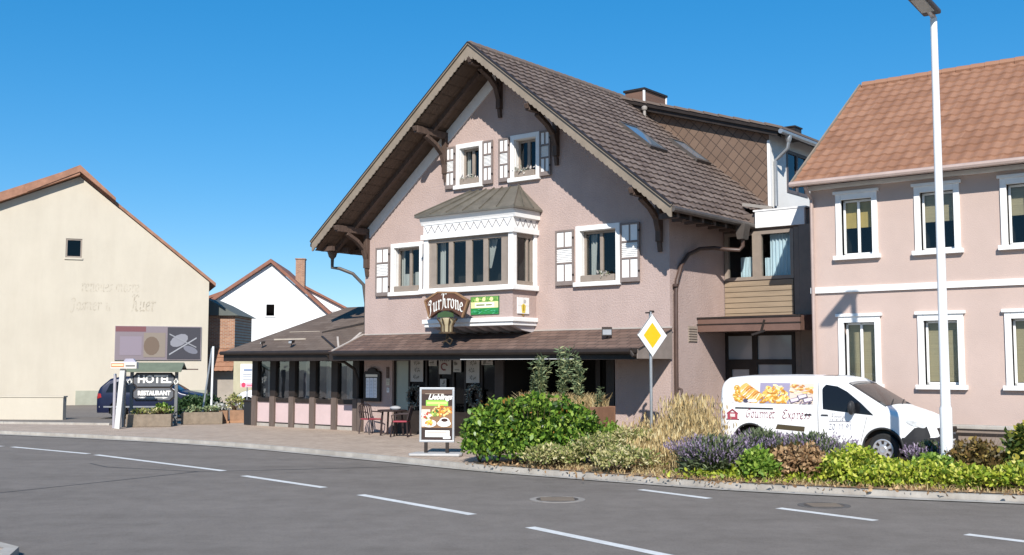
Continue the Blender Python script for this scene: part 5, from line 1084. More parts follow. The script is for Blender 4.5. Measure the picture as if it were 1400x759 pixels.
for cx, cz in ((.42, 1.55), (.45, 1.45), (.44, 1.31), (.52, 1.29), (.40, 1.38)):
    sh.append((ell(cx, cz, .075, .065, 12), '#c9953a'))
    for k in range(6): sh.append((ell(cx + rnd.uniform(-.05, .05), cz + rnd.uniform(-.04, .04), .022, .016, 7), rnd.choice(['#e8c864', '#a8702a', '#f3e2a4'])))
sh += [(ell(.66, 1.27, .07, .045, 10), '#4a4658'), (ell(.82, 1.27, .12, .035, 10), '#f0ecf2')]
for k in range(170):                                        # heap of golden pastry
    a = rnd.uniform(0, math.pi); d = math.sqrt(rnd.random()); cx = 1.345 + .34 * d * math.cos(a); cz = 1.235 + .38 * d * math.sin(a); sh.append((ell(cx, cz, rnd.uniform(.03, .075), rnd.uniform(.012, .026), 8, rnd.uniform(-1.2, 1.2), .2), rnd.choice(['#e3b354', '#f0d186', '#c98d33', '#f5e3ae', '#b0762a', '#e9c15f'])))
for k in range(46): sh.append((ell(rnd.uniform(1.73, 2.22), rnd.uniform(1.45, 1.64), rnd.uniform(.03, .07), rnd.uniform(.012, .03), 8, rnd.uniform(-.4, .4), .2), rnd.choice(['#e6c384', '#d09a52', '#f3dfb4', '#b8793a', '#c7b2a4'])))
for cx, cz in ((1.82, 1.3), (2.0, 1.38), (2.13, 1.31)): sh += [([(cx - .13, cz + .02), (cx + .09, cz + .07), (cx + .13, cz - .01), (cx - .08, cz - .08)], '#5e5864'), ([(cx - .1, cz + .02), (cx + .08, cz + .055), (cx + .1, cz), (cx - .07, cz - .05)], '#d9cbd4')]
for k in range(20): sh.append((ell(rnd.uniform(1.73, 2.22), rnd.uniform(1.23, 1.28), .035, .016, 7, rnd.random()), rnd.choice(['#4c4450', '#8a7a86', '#c8b9a8'])))
sh = [([(max(PX0, min(PX1, x)), max(PZ0, min(PZ1, z))) for x, z in p], c) for p, c in sh]
def vmap(a, b, d): return (a, -(B.wz(a, b) + .009 + d), b)
def subdiv(shs):
    o = []
    for p, c in shs:
        if len(p) == 4 and abs(p[2][0] - p[0][0]) > .3 and abs(p[2][1] - p[0][1]) > .3:
            (x0, z0), (x1, z1) = p[0], p[2]
            for k in range(8): o.append((rect(x0, x1, z0 + (z1 - z0) * k / 8, z0 + (z1 - z0) * (k + 1) / 8), c))
        else: o.append((p, c))
    return o
decal('food_print', subdiv(sh), vmap, van, .0008)
REDI = '#7d2a3a'; sh = []
def put(txt, x, z, h, nib, col, sl=.12, sx=1): 
    for p in strokes(txt, h, nib, R(60), sl)[0]: sh.append(([(x + a * sx, z + b) for a, b in p], col))
put('Gourmet', .66, .90, .125, .16, REDI, .15, 1.0); put('Express', 1.53, .90, .125, .16, REDI, .15, 1.1)
sh += [(rect(.06, .14, .86, 1.03), '#9a5a66'), (rect(.20, .46, .84, 1.0), '#a84a58'), ([(.18, .98), (.33, 1.08), (.48, .98), (.46, .96), (.33, 1.045), (.20, .96)], '#8c2838'), (rect(.27, .4, .9, .97), '#e7d7d5'), (rect(.17, .5, .835, .855), '#5a2a30'), (ell(.1, .95, .025, .04, 8), '#ead9d6')]
put('Krone', 2.62, .90, .08, .13, '#4a4550', .35, 1.0); sh.append((rect(2.6, 3.1, .87, .878), '#6a6570')); put('20 11 91', 2.60, .70, .09, .14, '#4b4a60', .05, 1.15); put('06826', 1.38, .42, .13, .13, '#5c5468', .05, 1.1)
decal('lettering', sh, vmap, van, .0003)

def simple_car(name, label, loc, rz, paint, top, half, L, hubs, sidew, ws, rw, wr=.31):
    c = thing(name, label, 'car', loc, rz); b = Body(L, top, half, .24, .85, .18, .62, .12); b.mesh('body', paint, c, [(h, wr + .02, wr + .07) for h in hubs], 100)
    MB().box(hubs[0] - .4, hubs[1] + .4, -.7, .7, .2, .7).build('underbody', DARK, c)
    for h in hubs:
        for sg in (-1, 1): wheel(c, h, sg * (half[2][1] - .1), wr, sg)
    for p in sidew:
        for sg in (-1, 1): b.side(MB(), p, sg, .007, 10).build('side_window', CARG, c, smooth=True)
    for x0, x1, nm in ((*ws, 'windscreen'), (*rw, 'rear_window')): m = MB(); b.lid(m, x0, x1, .06, .007, 8); m.build(nm, CARG, c, smooth=True)
    for sg in (-1, 1): b.side(MB(), [(.02, .78), (.02, .98), (.16, .98), (.2, .8)], sg, .01, 4).build('tail_light', M('red_tail_lamp', (.3, .02, .02), .2), c)
    for sg in (-1, 1):
        b.side(MB(), [(L - .5, .62), (L - .45, .75), (L - .15, .68), (L - .12, .58)], sg, .01, 4).build('headlight', M('lamp_glass', (.5, .52, .55), .1), c)
        MB().ball((L * .63, sg * .96, 1.0), .1, 10, 8, (.6, .9, .8)).build('wing_mirror', paint, c, smooth=True)
    m = MB(); b.side(m, [(.1, .44), (.1, .50), (L - .5, .50), (L - .5, .44)], -1, .012, 3); m.build('side_trim', GREYM, c)
    return c
half = [(0, .76), (.15, .84), (.6, .88), (3.6, .88), (4.1, .80), (4.35, .62), (4.42, .5)]
simple_car('parked_car', 'dark blue estate car parked behind the hotel sign', (-16.05, 43.6, 0), R(3), BLUEP, [(0, .95), (.06, 1.2), (.45, 1.55), (.8, 1.62), (1.8, 1.64), (2.4, 1.56), (3.2, 1.06), (3.9, .92), (4.25, .78), (4.38, .6), (4.42, .45)], half, 4.42, (.85, 3.45),
           [[(.35, 1.02), (.5, 1.38), (.95, 1.47), (.95, 1.02)], [(1.02, 1.02), (1.02, 1.48), (1.75, 1.5), (1.75, 1.02)], [(1.82, 1.02), (1.82, 1.5), (2.3, 1.44), (2.95, 1.05)]], (2.5, 3.15), (.1, .42))
half2 = [(0, .74), (.15, .82), (.6, .85), (3.1, .85), (3.5, .78), (3.75, .6), (3.82, .5)]
simple_car('parked_car', 'white small car half hidden behind the left end of the porch', (-8.75, 50.6, 0), R(176), VANW, [(0, .95), (.05, 1.15), (.3, 1.42), (.8, 1.5), (1.6, 1.5), (2.1, 1.42), (2.85, .98), (3.4, .86), (3.68, .7), (3.8, .5), (3.82, .4)], half2, 3.82, (.7, 3.1), [[(.4, .98), (.55, 1.3), (1.1, 1.37), (1.1, .98)], [(1.2, .98), (1.2, 1.37), (1.9, 1.34), (2.5, 1.0)]], (2.2, 2.8), (.08, .28), .29)

# ------------------------------------------------------------------ street furniture
ps_ = thing('priority_sign', 'white edged yellow diamond priority road sign on a grey post in dry grass', 'road sign', (3.17, 25.29, 0), R(40))
MB().lathe([(.036, 0), (.036, 3.28)], n=12).build('post', GREYM, ps_, smooth=True)
m = MB(); zc = 2.74
def diamond(r, y0, y1, k=.06):
    p = []
    for a in range(4):
        t = math.pi / 2 * a; c = Vector((math.cos(t), math.sin(t))); n_ = Vector((-c.y, c.x))
        for j in (-1, 0, 1): q = c * (r - k * .45 * abs(j) - .0) + n_ * (j * k * .5); p.append((q.x, zc + q.y))
    return p
sp = MB().prism(diamond(.49, 0, 0), -.055, -.04).build('plate', M('sign_back_grey', (.35, .36, .37), .5), ps_)
MB().poly([(a, -.057, b) for a, b in diamond(.487, 0, 0)]).build('white_border', WHITE, ps_); MB().poly([(a, -.059, b) for a, b in diamond(.292, 0, 0, .03)]).build('yellow_field', M('signal_yellow', (.80, .50, .01), .4, .03), ps_)
m = MB()
for a in range(4):
    p, q = diamond(.488, 0, 0)[a * 3 + 2], diamond(.488, 0, 0)[(a * 3 + 3) % 12]; m.bar((p[0], -.058, p[1]), (q[0], -.058, q[1]), .006, .008, (0, 1, 0))
m.build('edge_line', BLACKP, ps_); m = MB().box(-.12, -.06, -.05, .05, 3.24, 3.27); m.box(.0, .1, -.03, .03, 3.26, 3.31); m.build('clamp', DARK, ps_)
lp = thing('street_lamp', 'tall white street lamp column standing in the planted bed before the pink corner house', 'street lamp', (7.66, 19.63, 0), 0)
m = MB().lathe([(.105, 0), (.105, 1.3), (.085, 1.35), (.06, 8.35)], n=16); m.build('column', M('white_grey_column', (.74, .74, .73), .4, .05, 3), lp, smooth=True)
dd = Vector((-.62, -.78, 0)); m = MB(); P0 = Vector((0, 0, 8.36)); m.tube([P0, P0 + dd * .3 + Vector((0, 0, .08))], .05, 8); m.build('arm', GREYM, lp)
m = MB(); a = P0 + dd * .05; b_ = P0 + dd * 1.0 + Vector((0, 0, .16)); m.bar(a + Vector((0, 0, .06)), b_, .32, .09); hd = m.build('lamp_head', M('dark_grey_lamp_head', (.06, .06, .065), .5), lp, bevel=.03); m = MB().bar(a + dd * .25 + Vector((0, 0, .03)), b_ - dd * .1 - Vector((0, 0, .055)), .22, .02); m.build('lens', M('lamp_lens', (.35, .35, .33), .2), hd)
def manhole(x, y, r, label, tone):
    c = thing('manhole_cover', label, 'manhole', (x, y, -.10)); MB().lathe([(r, .0), (r, .006)], n=32).build('concrete_ring', tone, c)
    m = MB().lathe([(r * .76, .006), (r * .76, .011)], n=32); m.build('lid', M('cast_iron_lid', (.10, .085, .075), .6, .3, 12, metal=.3), c)
    m = MB()
    for k in range(-3, 4): m.box(-r * .6, r * .6, k * r * .17 - .012, k * r * .17 + .012, .011, .016)
    m.build('rib', M('worn_iron_rib', (.17, .14, .115), .5, metal=.3), c)
manhole(.73, 18.02, .45, 'round manhole cover with a pale concrete ring in the road nearest the hedge', M('pale_ring', (.26, .235, .21), .9, .2, 6)); manhole(4.81, 17.25, .40, 'dark round manhole cover beside a lane dash before the yellow green shrub', M('dark_ring', (.10, .092, .086), .9, .2, 6))
hs_ = thing('hotel_sign', 'grey double sign reading HOTEL and RESTAURANT under a small green roof', 'sign', (-12.35, 38.2, 0), R(5))
for x in (-.72, .78): MB().box(x - .05, x + .05, -.05, .05, 0, 2.0).build('post', M('grey_sign_post', (.14, .145, .145), .6), hs_)
m = MB().prism([(-.35, 1.88), (.12, 2.16), (.55, 1.95), (.55, 1.91), (.12, 2.11), (-.35, 1.83)], -.85, 1.0, 'x'); rf = m.build('roof', M('green_roof_sheet', (.13, .15, .105), .6, .15, 3), hs_); MB().bar((-.2, .45, 1.93), (1.4, .5, 1.92), .12, .04).build('eaves_board', BROWN, hs_)
SGN = M('slate_grey_board', (.10, .105, .115), .5, .15, 5)
def board(z0, z1, x0, x1): 
    c = .12; return [(x0 + c, z0), (x1 - c, z0), (x1 - c * .7, z0 + .05), (x1, z0 + c), (x1, z1 - c), (x1 - c * .7, z1 - .05), (x1 - c, z1), (x0 + c, z1), (x0 + c * .7, z1 - .05), (x0, z1 - c), (x0, z0 + c), (x0 + c * .7, z0 + .05)]
for nm, z0, z1, txt, sz in (('hotel_board', 1.33, 1.78, 'HOTEL', .36), ('restaurant_board', .86, 1.27, 'RESTAURANT', .20)):
    o = MB().prism(board(z0, z1, -.64, .70), -.09, -.03).build(nm, SGN, hs_, bevel=.01); MB().prism(board(z0 - .03, z1 + .03, -.68, .74), -.05, .0).build('rim', DARK, o)
    text(txt, sz, WT, o, (.05, -.094, (z0 + z1) / 2 + (.04 if sz < .3 else .02)), (R(90), 0, 0), 'lettering', 0, .012, .002, sx=1.0 if sz > .3 else .88)
    if sz < .3: m = MB().box(-.45, .5, -.096, -.092, z0 + .08, z0 + .10); m.prism([(-.48, z0 + .09), (-.3, z0 + .06), (-.3, z0 + .12)], -.097, -.092); m.prism([(.53, z0 + .09), (.35, z0 + .06), (.35, z0 + .12)], -.097, -.092); m.build('ornament_line', WT, o)
for x in (-.75, .80): 
    m = MB(); m.tube([(x - .04, -.06, 1.4), (x - .1, -.06, 1.5), (x - .02, -.06, 1.6), (x + .04, -.06, 1.5), (x, -.06, 1.42)], .02, 6); m.build('scroll', WT, hs_)
gp = thing('sign_post', 'leaning white square post with a small orange and white board, left of the hotel sign', 'post', (-12.82, 36.3, 0), R(4)); MB().bar((-.05, 0, 0), (.08, 0, 1.95), .16, .15, (0, 1, 0)).build('post', M('weathered_white_post', (.58, .57, .55), .6, .12, 4), gp, bevel=.01)
m = MB().box(-.28, .55, -.16, .1, 1.95, 2.17); bx = m.build('board', M('cream_board', (.6, .56, .5), .5), gp, bevel=.01); decal('stripe', [(rect(-.26, .15, 2.0, 2.13), '#b8784a'), (rect(-.24, .13, 2.04, 2.10), '#e8c6a4'), (rect(.2, .5, 2.02, 2.07), '#6d6a68')], lambda a, b, d: (a, -.162 - d, b), bx)
m = MB().prism([(.1, 2.17), (.5, 2.17), (.42, 2.28), (.18, 2.28)], -.1, .05); m.build('cap', M('lilac_grey_metal', (.35, .33, .4), .5), gp)
pp = thing('bollard_post', 'lilac grey post just left of the leaning white square post', 'post', (-13.1, 36.6, 0)); MB().lathe([(.05, 0), (.05, 1.75)], n=10).build('column', M('lilac_grey_paint', (.36, .34, .37), .6), pp); MB().lathe([(.055, 1.75), (.03, 1.79)], n=10).build('cap', GREYM, pp)
pq = thing('bollard_post', 'weathered grey timber post between the white square post and the hotel sign', 'post', (-13.12, 37.4, 0)); MB().box(-.09, .09, -.06, .06, 0, 1.9).build('column', M('grey_timber', (.24, .23, .22), .8, .2, 4), pq); decal('sticker', [(rect(-.06, .07, 1.25, 1.55), '#9cc6dc'), (ell(0, 1.4, .05, .1), '#e8f2f6'), (rect(-.05, .06, 1.0, 1.2), '#cfc9c0')], lambda a, b, d: (a, -.062 - d, b), pq)
fp = thing('pole_pair', 'two thin pale poles leaning together behind the concrete troughs', 'poles', (-11.2, 40.5, 0)); MB().tube([(-.12, 0, 0), (.2, .1, 2.7)], .035, 8).build('pole', GREYM, fp); MB().tube([(.34, -.4, 0), (.24, .1, 2.75)], .04, 8).build('pole', M('white_pole', (.7, .7, .68), .5), fp)
nb = thing('notice_sign', 'white notice board with a pink strip on a thin post left of the porch', 'sign', (-10.5, 44, 0)); MB().lathe([(.025, 0), (.025, 1.3)], n=8).build('post', GREYM, nb); MB().box(-.27, .27, -.03, 0, 1.2, 2.12).build('board', WHITE, nb)
decal('print', [(rect(-.27, .27, 1.2, 1.36), '#e7a8b4'), (ell(-.14, 1.29, .08, .1, 12), '#c23a5a'), (rect(-.0, .25, 1.25, 1.29), '#c86a80')] + [(rect(-.17, .17, z, z + .03), '#9aa0ac') for z in (1.5, 1.6, 1.7)] + [(rect(-.14, .18, 1.85, 1.92), '#7a8aa8')], lambda a, b, d: (a, -.032 - d * 2, b), nb)
bn = thing('litter_bin', 'black bin standing at the left corner post of the porch', 'bin', W(-17.0, .35, 0), RZ); MB().prism([(-.18, 0), (.18, 0), (.2, .8), (-.2, .8)], -.18, .18).build('bin', BLACKP, bn, bevel=.02); MB().box(-.22, .22, -.2, .2, .8, .86).build('lid', DARK, bn, bevel=.01)
TRO = M('exposed_concrete_trough', (.22, .175, .13), .95, .2, 6, .5, 30)
def trough(label, x, y, rz, L):
    t = thing('concrete_trough', label, 'planter', (x, y, 0), rz, 'concrete plant troughs by the hotel sign'); m = MB(); m.box(-L / 2, L / 2, -.3, -.22, 0, .42); m.box(-L / 2, L / 2, .22, .3, 0, .42); m.box(-L / 2, -L / 2 + .08, -.22, .22, 0, .42); m.box(L / 2 - .08, L / 2, -.22, .22, 0, .42); m.build('trough', TRO, t, bevel=.015); MB().box(-L / 2 + .08, L / 2 - .08, -.22, .22, 0, .37).build('soil', SOIL, t); return t
trough('concrete trough with pale dry plants directly under the hotel sign', -12.25, 37.6, R(12), 1.45); trough('concrete trough right of the hotel sign at the foot of the pale poles', -10.95, 39.3, R(14), 1.4)
WDP = M('warm_wood_planter', (.28, .16, .095), .8, .25, 4)
for k, (x, y, lb) in enumerate(((-10.5, 39.9, 'small wooden planter box with white flowers nearer the pale poles'), (-9.9, 40.3, 'small wooden planter box beside the porch, right of the white flowers'))):
    p = thing('wooden_planter', lb, 'planter', (x, y, 0), R(10), 'small wooden planters by the porch'); m = MB(); m.box(-.3, .3, -.25, -.2, .08, .45); m.box(-.3, .3, .2, .25, .08, .45); m.box(-.3, -.25, -.2, .2, .08, .45); m.box(.25, .3, -.2, .2, .08, .45); m.build('box', WDP, p); MB().box(-.25, .25, -.2, .2, .08, .38).build('soil', SOIL, p); MB().box(-.36, .36, -.3, .3, 0, .08).build('base', M('terracotta_slab', (.34, .19, .11), .9), p)

# ------------------------------------------------------------------ planting
HEDGE = leafM('glossy_hedge_leaves', [(0, (.022, .055, .012)), (.35, (.08, .17, .022)), (.75, (.22, .36, .045)), (1, (.45, .55, .11))], .35, .36)
YELG = leafM('yellow_green_leaves', [(0, (.09, .16, .02)), (.35, (.26, .36, .03)), (.7, (.50, .53, .06)), (1, (.68, .66, .16))], .35, .5)
FRESH = leafM('fresh_green_leaves', [(0, (.08, .16, .02)), (.6, (.22, .36, .05)), (1, (.42, .52, .10))], .35, .5)
STRAW = leafM('dry_straw', [(0, (.34, .23, .10)), (.5, (.56, .42, .20)), (1, (.72, .60, .34))], .3, .8)
CREAMF = leafM('cream_green_perennial', [(0, (.12, .17, .04)), (.35, (.28, .30, .09)), (.7, (.50, .44, .2)), (1, (.66, .60, .36))], .3, .7)
LAVL = leafM('grey_green_lavender', [(0, (.06, .085, .04)), (.6, (.14, .18, .09)), (1, (.24, .27, .15))], .2, .7)
LAVF = leafM('lavender_flowers', [(0, (.14, .10, .16)), (.5, (.26, .20, .30)), (1, (.42, .34, .44))], .25, .7)
DRYB = leafM('dry_brown_leaves', [(0, (.16, .085, .04)), (.5, (.36, .22, .11)), (1, (.58, .40, .22))], .25, .8)
REDB = leafM('red_brown_shrub_leaves', [(0, (.05, .04, .015)), (.4, (.12, .09, .03)), (.75, (.22, .13, .05)), (1, (.34, .26, .06))], .3, .5)
BLUEG = leafM('blue_green_weed', [(0, (.10, .15, .08)), (.6, (.22, .29, .15)), (1, (.44, .45, .22))], .3, .6)
TWIG = M('shrub_stem', (.09, .055, .03), .9)
def twigs(parent, ells, n=24):
    m = MB()
    for e in ells:
        for k in range(max(4, n // len(ells))):
            a = random.random() * 6.283; r = random.uniform(.3, .9); m.tube([(e[0], e[1], .0), (e[0] + e[3] * r * .5 * math.cos(a), e[1] + e[4] * r * .5 * math.sin(a), e[2] * .7), (e[0] + e[3] * r * math.cos(a), e[1] + e[4] * r * math.sin(a), e[2] + e[5] * .5)], [.014, .009, .004], 5)
    m.build('stem', TWIG, parent)
def shrub(name, label, cat, loc, rz, ells, n, size, mat, group=None, up=.2, aspect=.6, spread=.8, shell=.5):
    s = thing(name, label, cat, loc, rz, group); P, D = blob(n, ells, shell); leaves('foliage', P, D, size, mat, s, aspect, up, spread); twigs(s, ells); return s
hz = math.atan2(-1.0, 1.55)
hd = shrub('hedge_shrub', 'large dense glossy green shrub right of the advertising stand at the kerb', 'shrub', (.42, 23.45, 0), R(-14),
      [(-1.1, -.1, .3, .42, .45, .36), (-.4, -.35, .25, .7, .4, .32), (.5, -.35, .25, .7, .4, .3), (-.75, -.05, .62, .72, .62, .66), (.1, .1, .70, .85, .66, .72), (.75, .05, .68, .66, .6, .62), (-.3, -.25, .45, .9, .5, .5), (.98, .25, .55, .42, .5, .6), (.5, -.25, .4, .8, .5, .5), (-1.15, .0, .5, .35, .45, .55), (-.2, .2, .95, .45, .4, .42)], 11500, .105, HEDGE, up=.1)
PP, DD_, m = [], [], MB()
for k in range(70):                                         # young shoots that break the outline
    a = random.uniform(0, 6.283); x, y = 1.25 * math.cos(a) * random.uniform(.3, 1), .6 * math.sin(a) * random.uniform(.2, 1); z = 1.12 - .35 * (x / 1.3) ** 2; L_ = random.uniform(.12, .34); q_ = (x + math.cos(a) * L_ * .5, y + math.sin(a) * L_ * .4, z + L_ * random.uniform(.3, 1)); m.tube([(x, y, z - .15), q_], [.006, .003], 4)
    for j in range(11): f_ = random.random(); PP.append(Vector((x, y, z)).lerp(Vector(q_), f_)); b_ = random.random() * 6.283; DD_.append((math.cos(b_), math.sin(b_), .3))
m.build('shoot', TWIG, hd); leaves('shoot_leaf', np.array(PP), np.array(DD_), .10, HEDGE, hd, .55, .2, .5)
P, D = blob(160, [(-.1, 0, .8, 1.2, .7, .65)], .1); dl = leaves('dry_leaf', P[:70], D[:70], .09, leafM('reddish_dying_leaves', [(0, (.25, .10, .02)), (1, (.5, .25, .06))]), hd); dl['kind'] = 'stuff'
fp_ = shrub('small_shrub', 'small fresh green bush between the raised planter and the pink wall', 'shrub', (2.25, 25.3, 0), 0, [(0, 0, .3, .35, .3, .45), (-.35, -.2, .2, .3, .3, .3)], 500, .12, FRESH)
# tall weeds in the raised planter: each clump a plant
def weed(u, v, z, h, label, n=7, mat=BLUEG):
    w = thing('tall_weed', label, 'plant', W(u, v, z), random.random() * 6, 'tall weeds in the raised planter'); m = MB(); PP, DD_ = [], []
    for k in range(n):
        a = random.random() * 6.283; l = random.uniform(.05, .34); hh = h * random.uniform(.7, 1.0); path = [(l * f * f * math.cos(a) + random.gauss(0, .006), l * f * f * math.sin(a) + random.gauss(0, .006), hh * f) for f in np.linspace(0, 1, 7)]; m.tube(path, [.011, .010, .009, .008, .006, .005, .003], 5)
        for j in range(85):
            f = random.random() ** .8; i = min(5, int(f * 6)); p = Vector(path[i]).lerp(Vector(path[i + 1]), f * 6 - i); b_ = random.random() * 6.283; PP.append(p); DD_.append((math.cos(b_), math.sin(b_), .1))
    m.build('stem', M('weed_stem', (.17, .17, .07), .8), w); leaves('foliage', np.array(PP), np.array(DD_), .12 * (h / 1.2) ** .5, mat, w, .2, .15, .4)
for a in ((-1.6, -3.3, 1.04, 1.25, 'tall grey green weed at the left end of the raised planter'), (-1.05, -3.2, 1.04, 1.45, 'tallest seeding weed in the middle of the raised planter'), (-.55, -3.25, 1.04, 1.3, 'tall bushy weed right of the tallest one in the raised planter'), (-2.0, -3.1, 1.04, .8, 'short weed at the far left of the raised planter')): weed(*a)
weed(.02, -3.35, 1.04, .55, 'small blue green spurge at the right end of the raised planter', 3, LAVL)
def grass(name, label, poly_pts, n, h, mat, lean=.35, z=0.012, width=.012, hf=None):
    xs = [p[0] for p in poly_pts]; ys = [p[1] for p in poly_pts]; R_ = []
    while len(R_) < n:
        x, y = random.uniform(min(xs), max(xs)), random.uniform(min(ys), max(ys)); c = False
        for k in range(len(poly_pts)):
            a, b_ = poly_pts[k], poly_pts[(k + 1) % len(poly_pts)]
            if (a[1] > y) != (b_[1] > y) and x < (b_[0] - a[0]) * (y - a[1]) / (b_[1] - a[1]) + a[0]: c = not c
        if c: R_.append((x, y, z))
    R_ = np.array(R_); hh = np.full(n, h) if hf is None else np.array([hf(x, y) for x, y, _ in R_])
    o, tip = blades(name, R_, hh, mat, None, lean, width); o['label'] = label; o['category'] = 'grass'; o['kind'] = 'stuff'; return o, tip
o, tp = grass('planter_grass', 'dry straw grass and seedlings filling the raised planter', [tuple(W(a, b_)[:2]) for a, b_ in ((-2.2, -3.5), (.05, -3.5), (.05, -2.9), (-2.2, -2.9))], 1300, .42, STRAW, .35, 1.04, .016)
o, tp = grass('dry_grass', 'tall dry straw coloured grass round the priority sign and along the pink wall', [(2.4, 22.2), (3.3, 20.9), (3.85, 20.6), (4.25, 23.6), (4.1, 27.2), (2.9, 27.2), (2.3, 25.6)], 9500, .9, STRAW, .22, .012, .014, lambda x, y: (.50 + .55 * max(0, min(1, (x - 2.7) / 1.2))) * (.55 + .6 * random.random()))
leaves('seed_head', tp[::2], np.tile([[0, 0, 1.]], (len(tp[::2]), 1)), .11, STRAW, o, .28, .4, .25)
o, tp = grass('kerb_grass', 'short dry grass and litter along the kerb of the planted bed', [(x, y) for x, y in offset(far, .5) if .2 < x < 12] + [(x, y) for x, y in reversed(offset(far, 1.15)) if .2 < x < 12], 2400, .12, STRAW, .8, .012, .014)
lit = []
for x, y in offset(far, .62):
    if -.6 < x < 13: lit += [(x + random.gauss(0, .45), y + random.gauss(0, .16), .02) for k in range(45)]
lit = np.array(lit); o = leaves('leaf_litter', lit, np.tile([[0, 0, .05]], (len(lit), 1)), .07, DRYB, None, .6, 0, 1); o['label'] = 'dead brown leaves scattered along the edge of the bed'; o['category'] = 'litter'; o['kind'] = 'stuff'
# cream perennials
for k, (x, y, rx, ry, h, lb) in enumerate(((.75, 22.35, .55, .4, .42, 'low cream flowered perennial at the kerb under the green hedge'), (1.75, 22.6, .75, .6, .62, 'wide cream and green perennial clump right of the hedge'), (2.55, 23.7, .7, .7, .68, 'pale straw green perennial in front of the priority sign post'), (2.2, 21.5, .65, .5, .45, 'low cream perennial nearest the kerb below the priority sign'), (1.9, 24.3, .5, .5, .7, 'fresh green and cream perennial beside the raised planter'))):
    shrub('perennial_clump', lb, 'plant', (x, y, 0), k, [(0, 0, h * .5, rx, ry, h * .55), (rx * .4, .1, h * .45, rx * .6, ry * .7, h * .5)], 1900, .075, CREAMF if k != 4 else FRESH, 'low perennials in the planted bed', up=.3, aspect=.45)
def lavender(x, y, r, h, label, n=900, lean=.75):
    l = thing('lavender_bush', label, 'shrub', (x, y, .01), random.random() * 6, 'lavender bushes in the planted bed'); a = rng.random(n) * 6.283; q = np.sqrt(rng.random(n)); root = np.stack([np.cos(a) * q * r * .35, np.sin(a) * q * r * .35, 0 * a], 1)
    ln = np.stack([np.cos(a) * q * r * lean / h, np.sin(a) * q * r * lean / h], 1) + rng.normal(size=(n, 2)) * .08
    o, tip = blades('foliage', root, np.full(n, h) * (1 - .25 * q ** 2), LAVL, l, ln, .022, None, .0)
    P, D = blob(2600, [(0, 0, h * .36, r * .92, r * .92, h * .5)], .5); leaves('leafy_base', P, D, .11, LAVL, l, .25, .4, .5)
    tip = tip[q > .25]; ln = ln[q > .25]; dr = np.concatenate([ln, np.ones((len(ln), 1))], 1); dr /= np.linalg.norm(dr, axis=1)[:, None]; k = 3
    fp = np.concatenate([tip - dr * (.03 * j) for j in range(k)]); leaves('flower_spike', fp, np.concatenate([dr] * k), .05, LAVF, l, .45, .2, .4)
lavender(3.75, 20.7, .66, .80, 'large lavender bush left of the van, beside the dry grass', 1000)
lavender(5.55, 20.7, .62, .82, 'lavender bush in front of the van door above the brown shrub', 900); lavender(4.75, 21.2, .55, .86, 'sparse lavender bush under the handwriting of the van', 600)
lavender(7.75, 20.7, .33, .66, 'lavender bush before the front bumper of the van, left of the lamp column', 700)
def gs(label, x, y, ells, n, size, mat, **k): return shrub('ground_shrub', label, 'shrub', (x, y, 0), k.pop('rz', 0), ells, n, size, mat, **k)
gs('bright green small bush between the large lavender and the brown dry shrub', 4.35, 19.85, [(0, 0, .27, .28, .26, .30), (.12, -.1, .18, .26, .22, .22)], 900, .10, FRESH)
gs('dry brown low shrub under the lavender, left of the yellow green shrub', 5.0, 19.75, [(0, 0, .25, .4, .35, .36), (.3, .1, .3, .3, .3, .35)], 1100, .085, DRYB)
gs('brown green twiggy shrub behind the dry brown shrub', 5.1, 20.25, [(0, 0, .32, .5, .35, .3)], 800, .085, REDB)
gs('large round yellow green shrub in front of the van', 6.15, 19.45, [(-.1, .1, .29, .5, .45, .32), (-.45, -.1, .23, .34, .36, .26), (.45, -.15, .2, .42, .38, .22), (.1, -.35, .15, .6, .35, .2)], 4000, .085, YELG, up=.15)
gs('low yellow green ground shrub at the kerb left of the lamp column', 6.95, 18.75, [(0, 0, .18, .55, .35, .24), (-.7, .15, .15, .4, .3, .2), (.6, -.1, .16, .5, .3, .22)], 1700, .08, YELG)
gs('green low shrub round the foot of the lamp column', 7.35, 19.45, [(0, 0, .22, .42, .36, .27), (.35, .1, .2, .36, .3, .24)], 1300, .085, FRESH)
gs('red brown shrub right of the lamp column before the garden wall', 8.1, 19.55, [(0, 0, .36, .45, .36, .36), (-.25, -.1, .28, .3, .3, .3), (.3, .1, .32, .36, .36, .34)], 2300, .085, REDB)
o, tp = grass('shrub_twig', 'thin brown shoots above the red brown shrub', [(7.6, 19.4), (8.4, 19.4), (8.5, 19.9), (7.7, 19.9)], 110, .85, leafM('brown_shoots', [(0, (.15, .09, .05)), (1, (.3, .2, .12))]), .25, .01, .012); 
gs('tall yellow spotted evergreen shrub at the right edge before the garden wall', 8.95, 19.4, [(0, 0, .55, .36, .36, .42), (.3, .1, .42, .42, .4, .38), (-.15, -.1, .25, .32, .3, .25), (.05, 0, .82, .2, .2, .2)], 2600, .11, leafM('gold_spotted_leaves', [(0, (.03, .055, .015)), (.5, (.08, .12, .025)), (.72, (.22, .24, .04)), (.8, (.55, .48, .08)), (1, (.6, .55, .15))], .3, .4))
gs('low yellow green ground shrub at the kerb right of the lamp column', 8.4, 18.2, [(0, 0, .2, .6, .35, .26), (.8, -.2, .2, .6, .35, .25), (-.6, .15, .16, .4, .3, .2)], 2000, .08, YELG)
gs('yellow green ground shrub spreading along the kerb beyond the right edge', 10.2, 17.7, [(0, 0, .25, .8, .4, .3), (1.0, -.3, .25, .7, .4, .3)], 1700, .09, YELG)
gc = [(x + random.gauss(0, .5), y + abs(random.gauss(0, .22)), random.uniform(.02, .16)) for x, y in offset(far, .95) if 3.9 < x < 13 for k in range(300)] + [(random.uniform(4.2, 9.2), 0, 0) for k in range(0)]
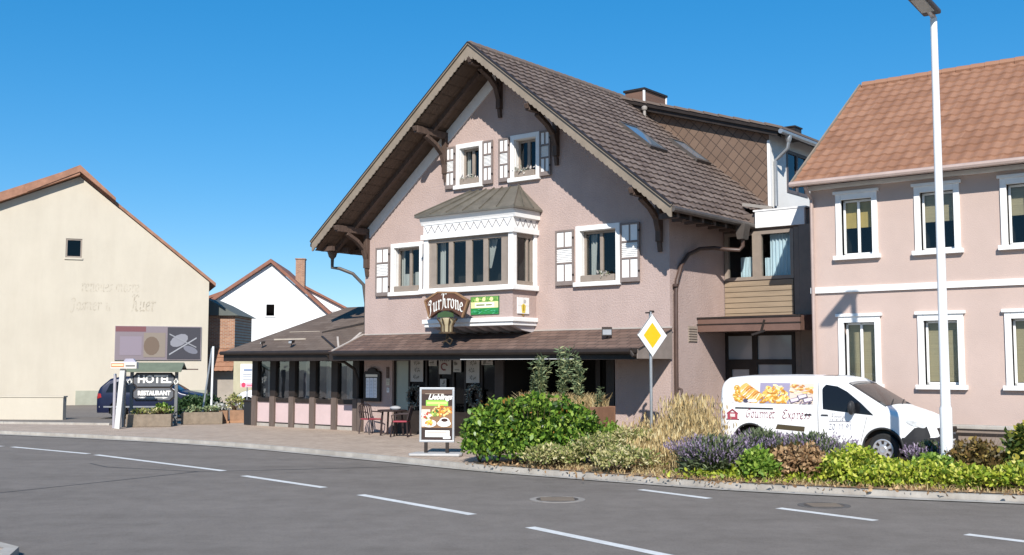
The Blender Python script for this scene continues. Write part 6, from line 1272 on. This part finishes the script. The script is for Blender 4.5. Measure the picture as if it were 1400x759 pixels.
gc += [(x + random.gauss(0, .35), y + random.uniform(0, .7), random.uniform(.03, .22)) for x, y in offset(far, 1.2) if 3.9 < x < 10 for k in range(240)]
gc = np.array(gc); o = leaves('ground_cover', gc, np.tile([[0, 0, .6]], (len(gc), 1)), .085, YELG, None, .55, .35, .8, np.clip(rng.random(len(gc)) * .9 + .1 * np.sin(gc[:, 0] * 3), 0, 1)); o['label'] = 'low yellow green ground cover filling the bed along the kerb'; o['category'] = 'ground cover'; o['kind'] = 'stuff'
o, tp = grass('wispy_grass', 'tallest wispy straw stalks beside the rear of the van', [(3.4, 22.2), (3.95, 21.8), (4.3, 24.2), (3.5, 25.2)], 800, 1.35, STRAW, .16, .012, .010)
leaves('seed_head', tp, np.tile([[0, 0, 1.]], (len(tp), 1)), .15, STRAW, o, .16, .5, .2)
# left side plants
gs('rounded dark green bush behind the concrete troughs', -11.65, 41.3, [(-.3, 0, .45, .55, .5, .45), (.35, 0, .48, .5, .5, .45)], 2400, .12, leafM('dark_bush_leaves', [(0, (.02, .05, .02)), (.6, (.045, .09, .03)), (1, (.08, .14, .05))], .25))
for x, y, w_, lb in ((-12.25, 37.6, .5, 'pale dry low plants growing in the trough under the hotel sign'), (-10.95, 39.3, .5, 'low green and dry plants growing in the trough by the pale poles')): shrub('trough_plant', lb, 'plant', (x, y, .42), .2, [(-.3, 0, .05, .33, .2, .13), (.3, 0, .06, .33, .2, .14)], 330, .09, CREAMF if w_ and x < -12 else BLUEG)
shrub('trough_plant', 'dark green plant rising behind the restaurant board', 'plant', (-11.9, 37.9, .42), 0, [(0, 0, .12, .3, .2, .2)], 260, .10, HEDGE)
fl = shrub('planter_flower', 'white flowers and grey stems in the small wooden planter', 'plant', (-10.5, 39.9, .36), 0, [(0, 0, .14, .28, .22, .2)], 260, .1, leafM('white_petals', [(0, (.2, .24, .14)), (.5, (.4, .4, .3)), (.6, (.75, .74, .7)), (1, (.8, .8, .78))]))
shrub('planter_flower', 'dry brown twiggy plant in the wooden planter beside the porch', 'plant', (-9.95, 40.3, .36), 0, [(-.1, 0, .3, .35, .25, .36)], 300, .1, CREAMF)
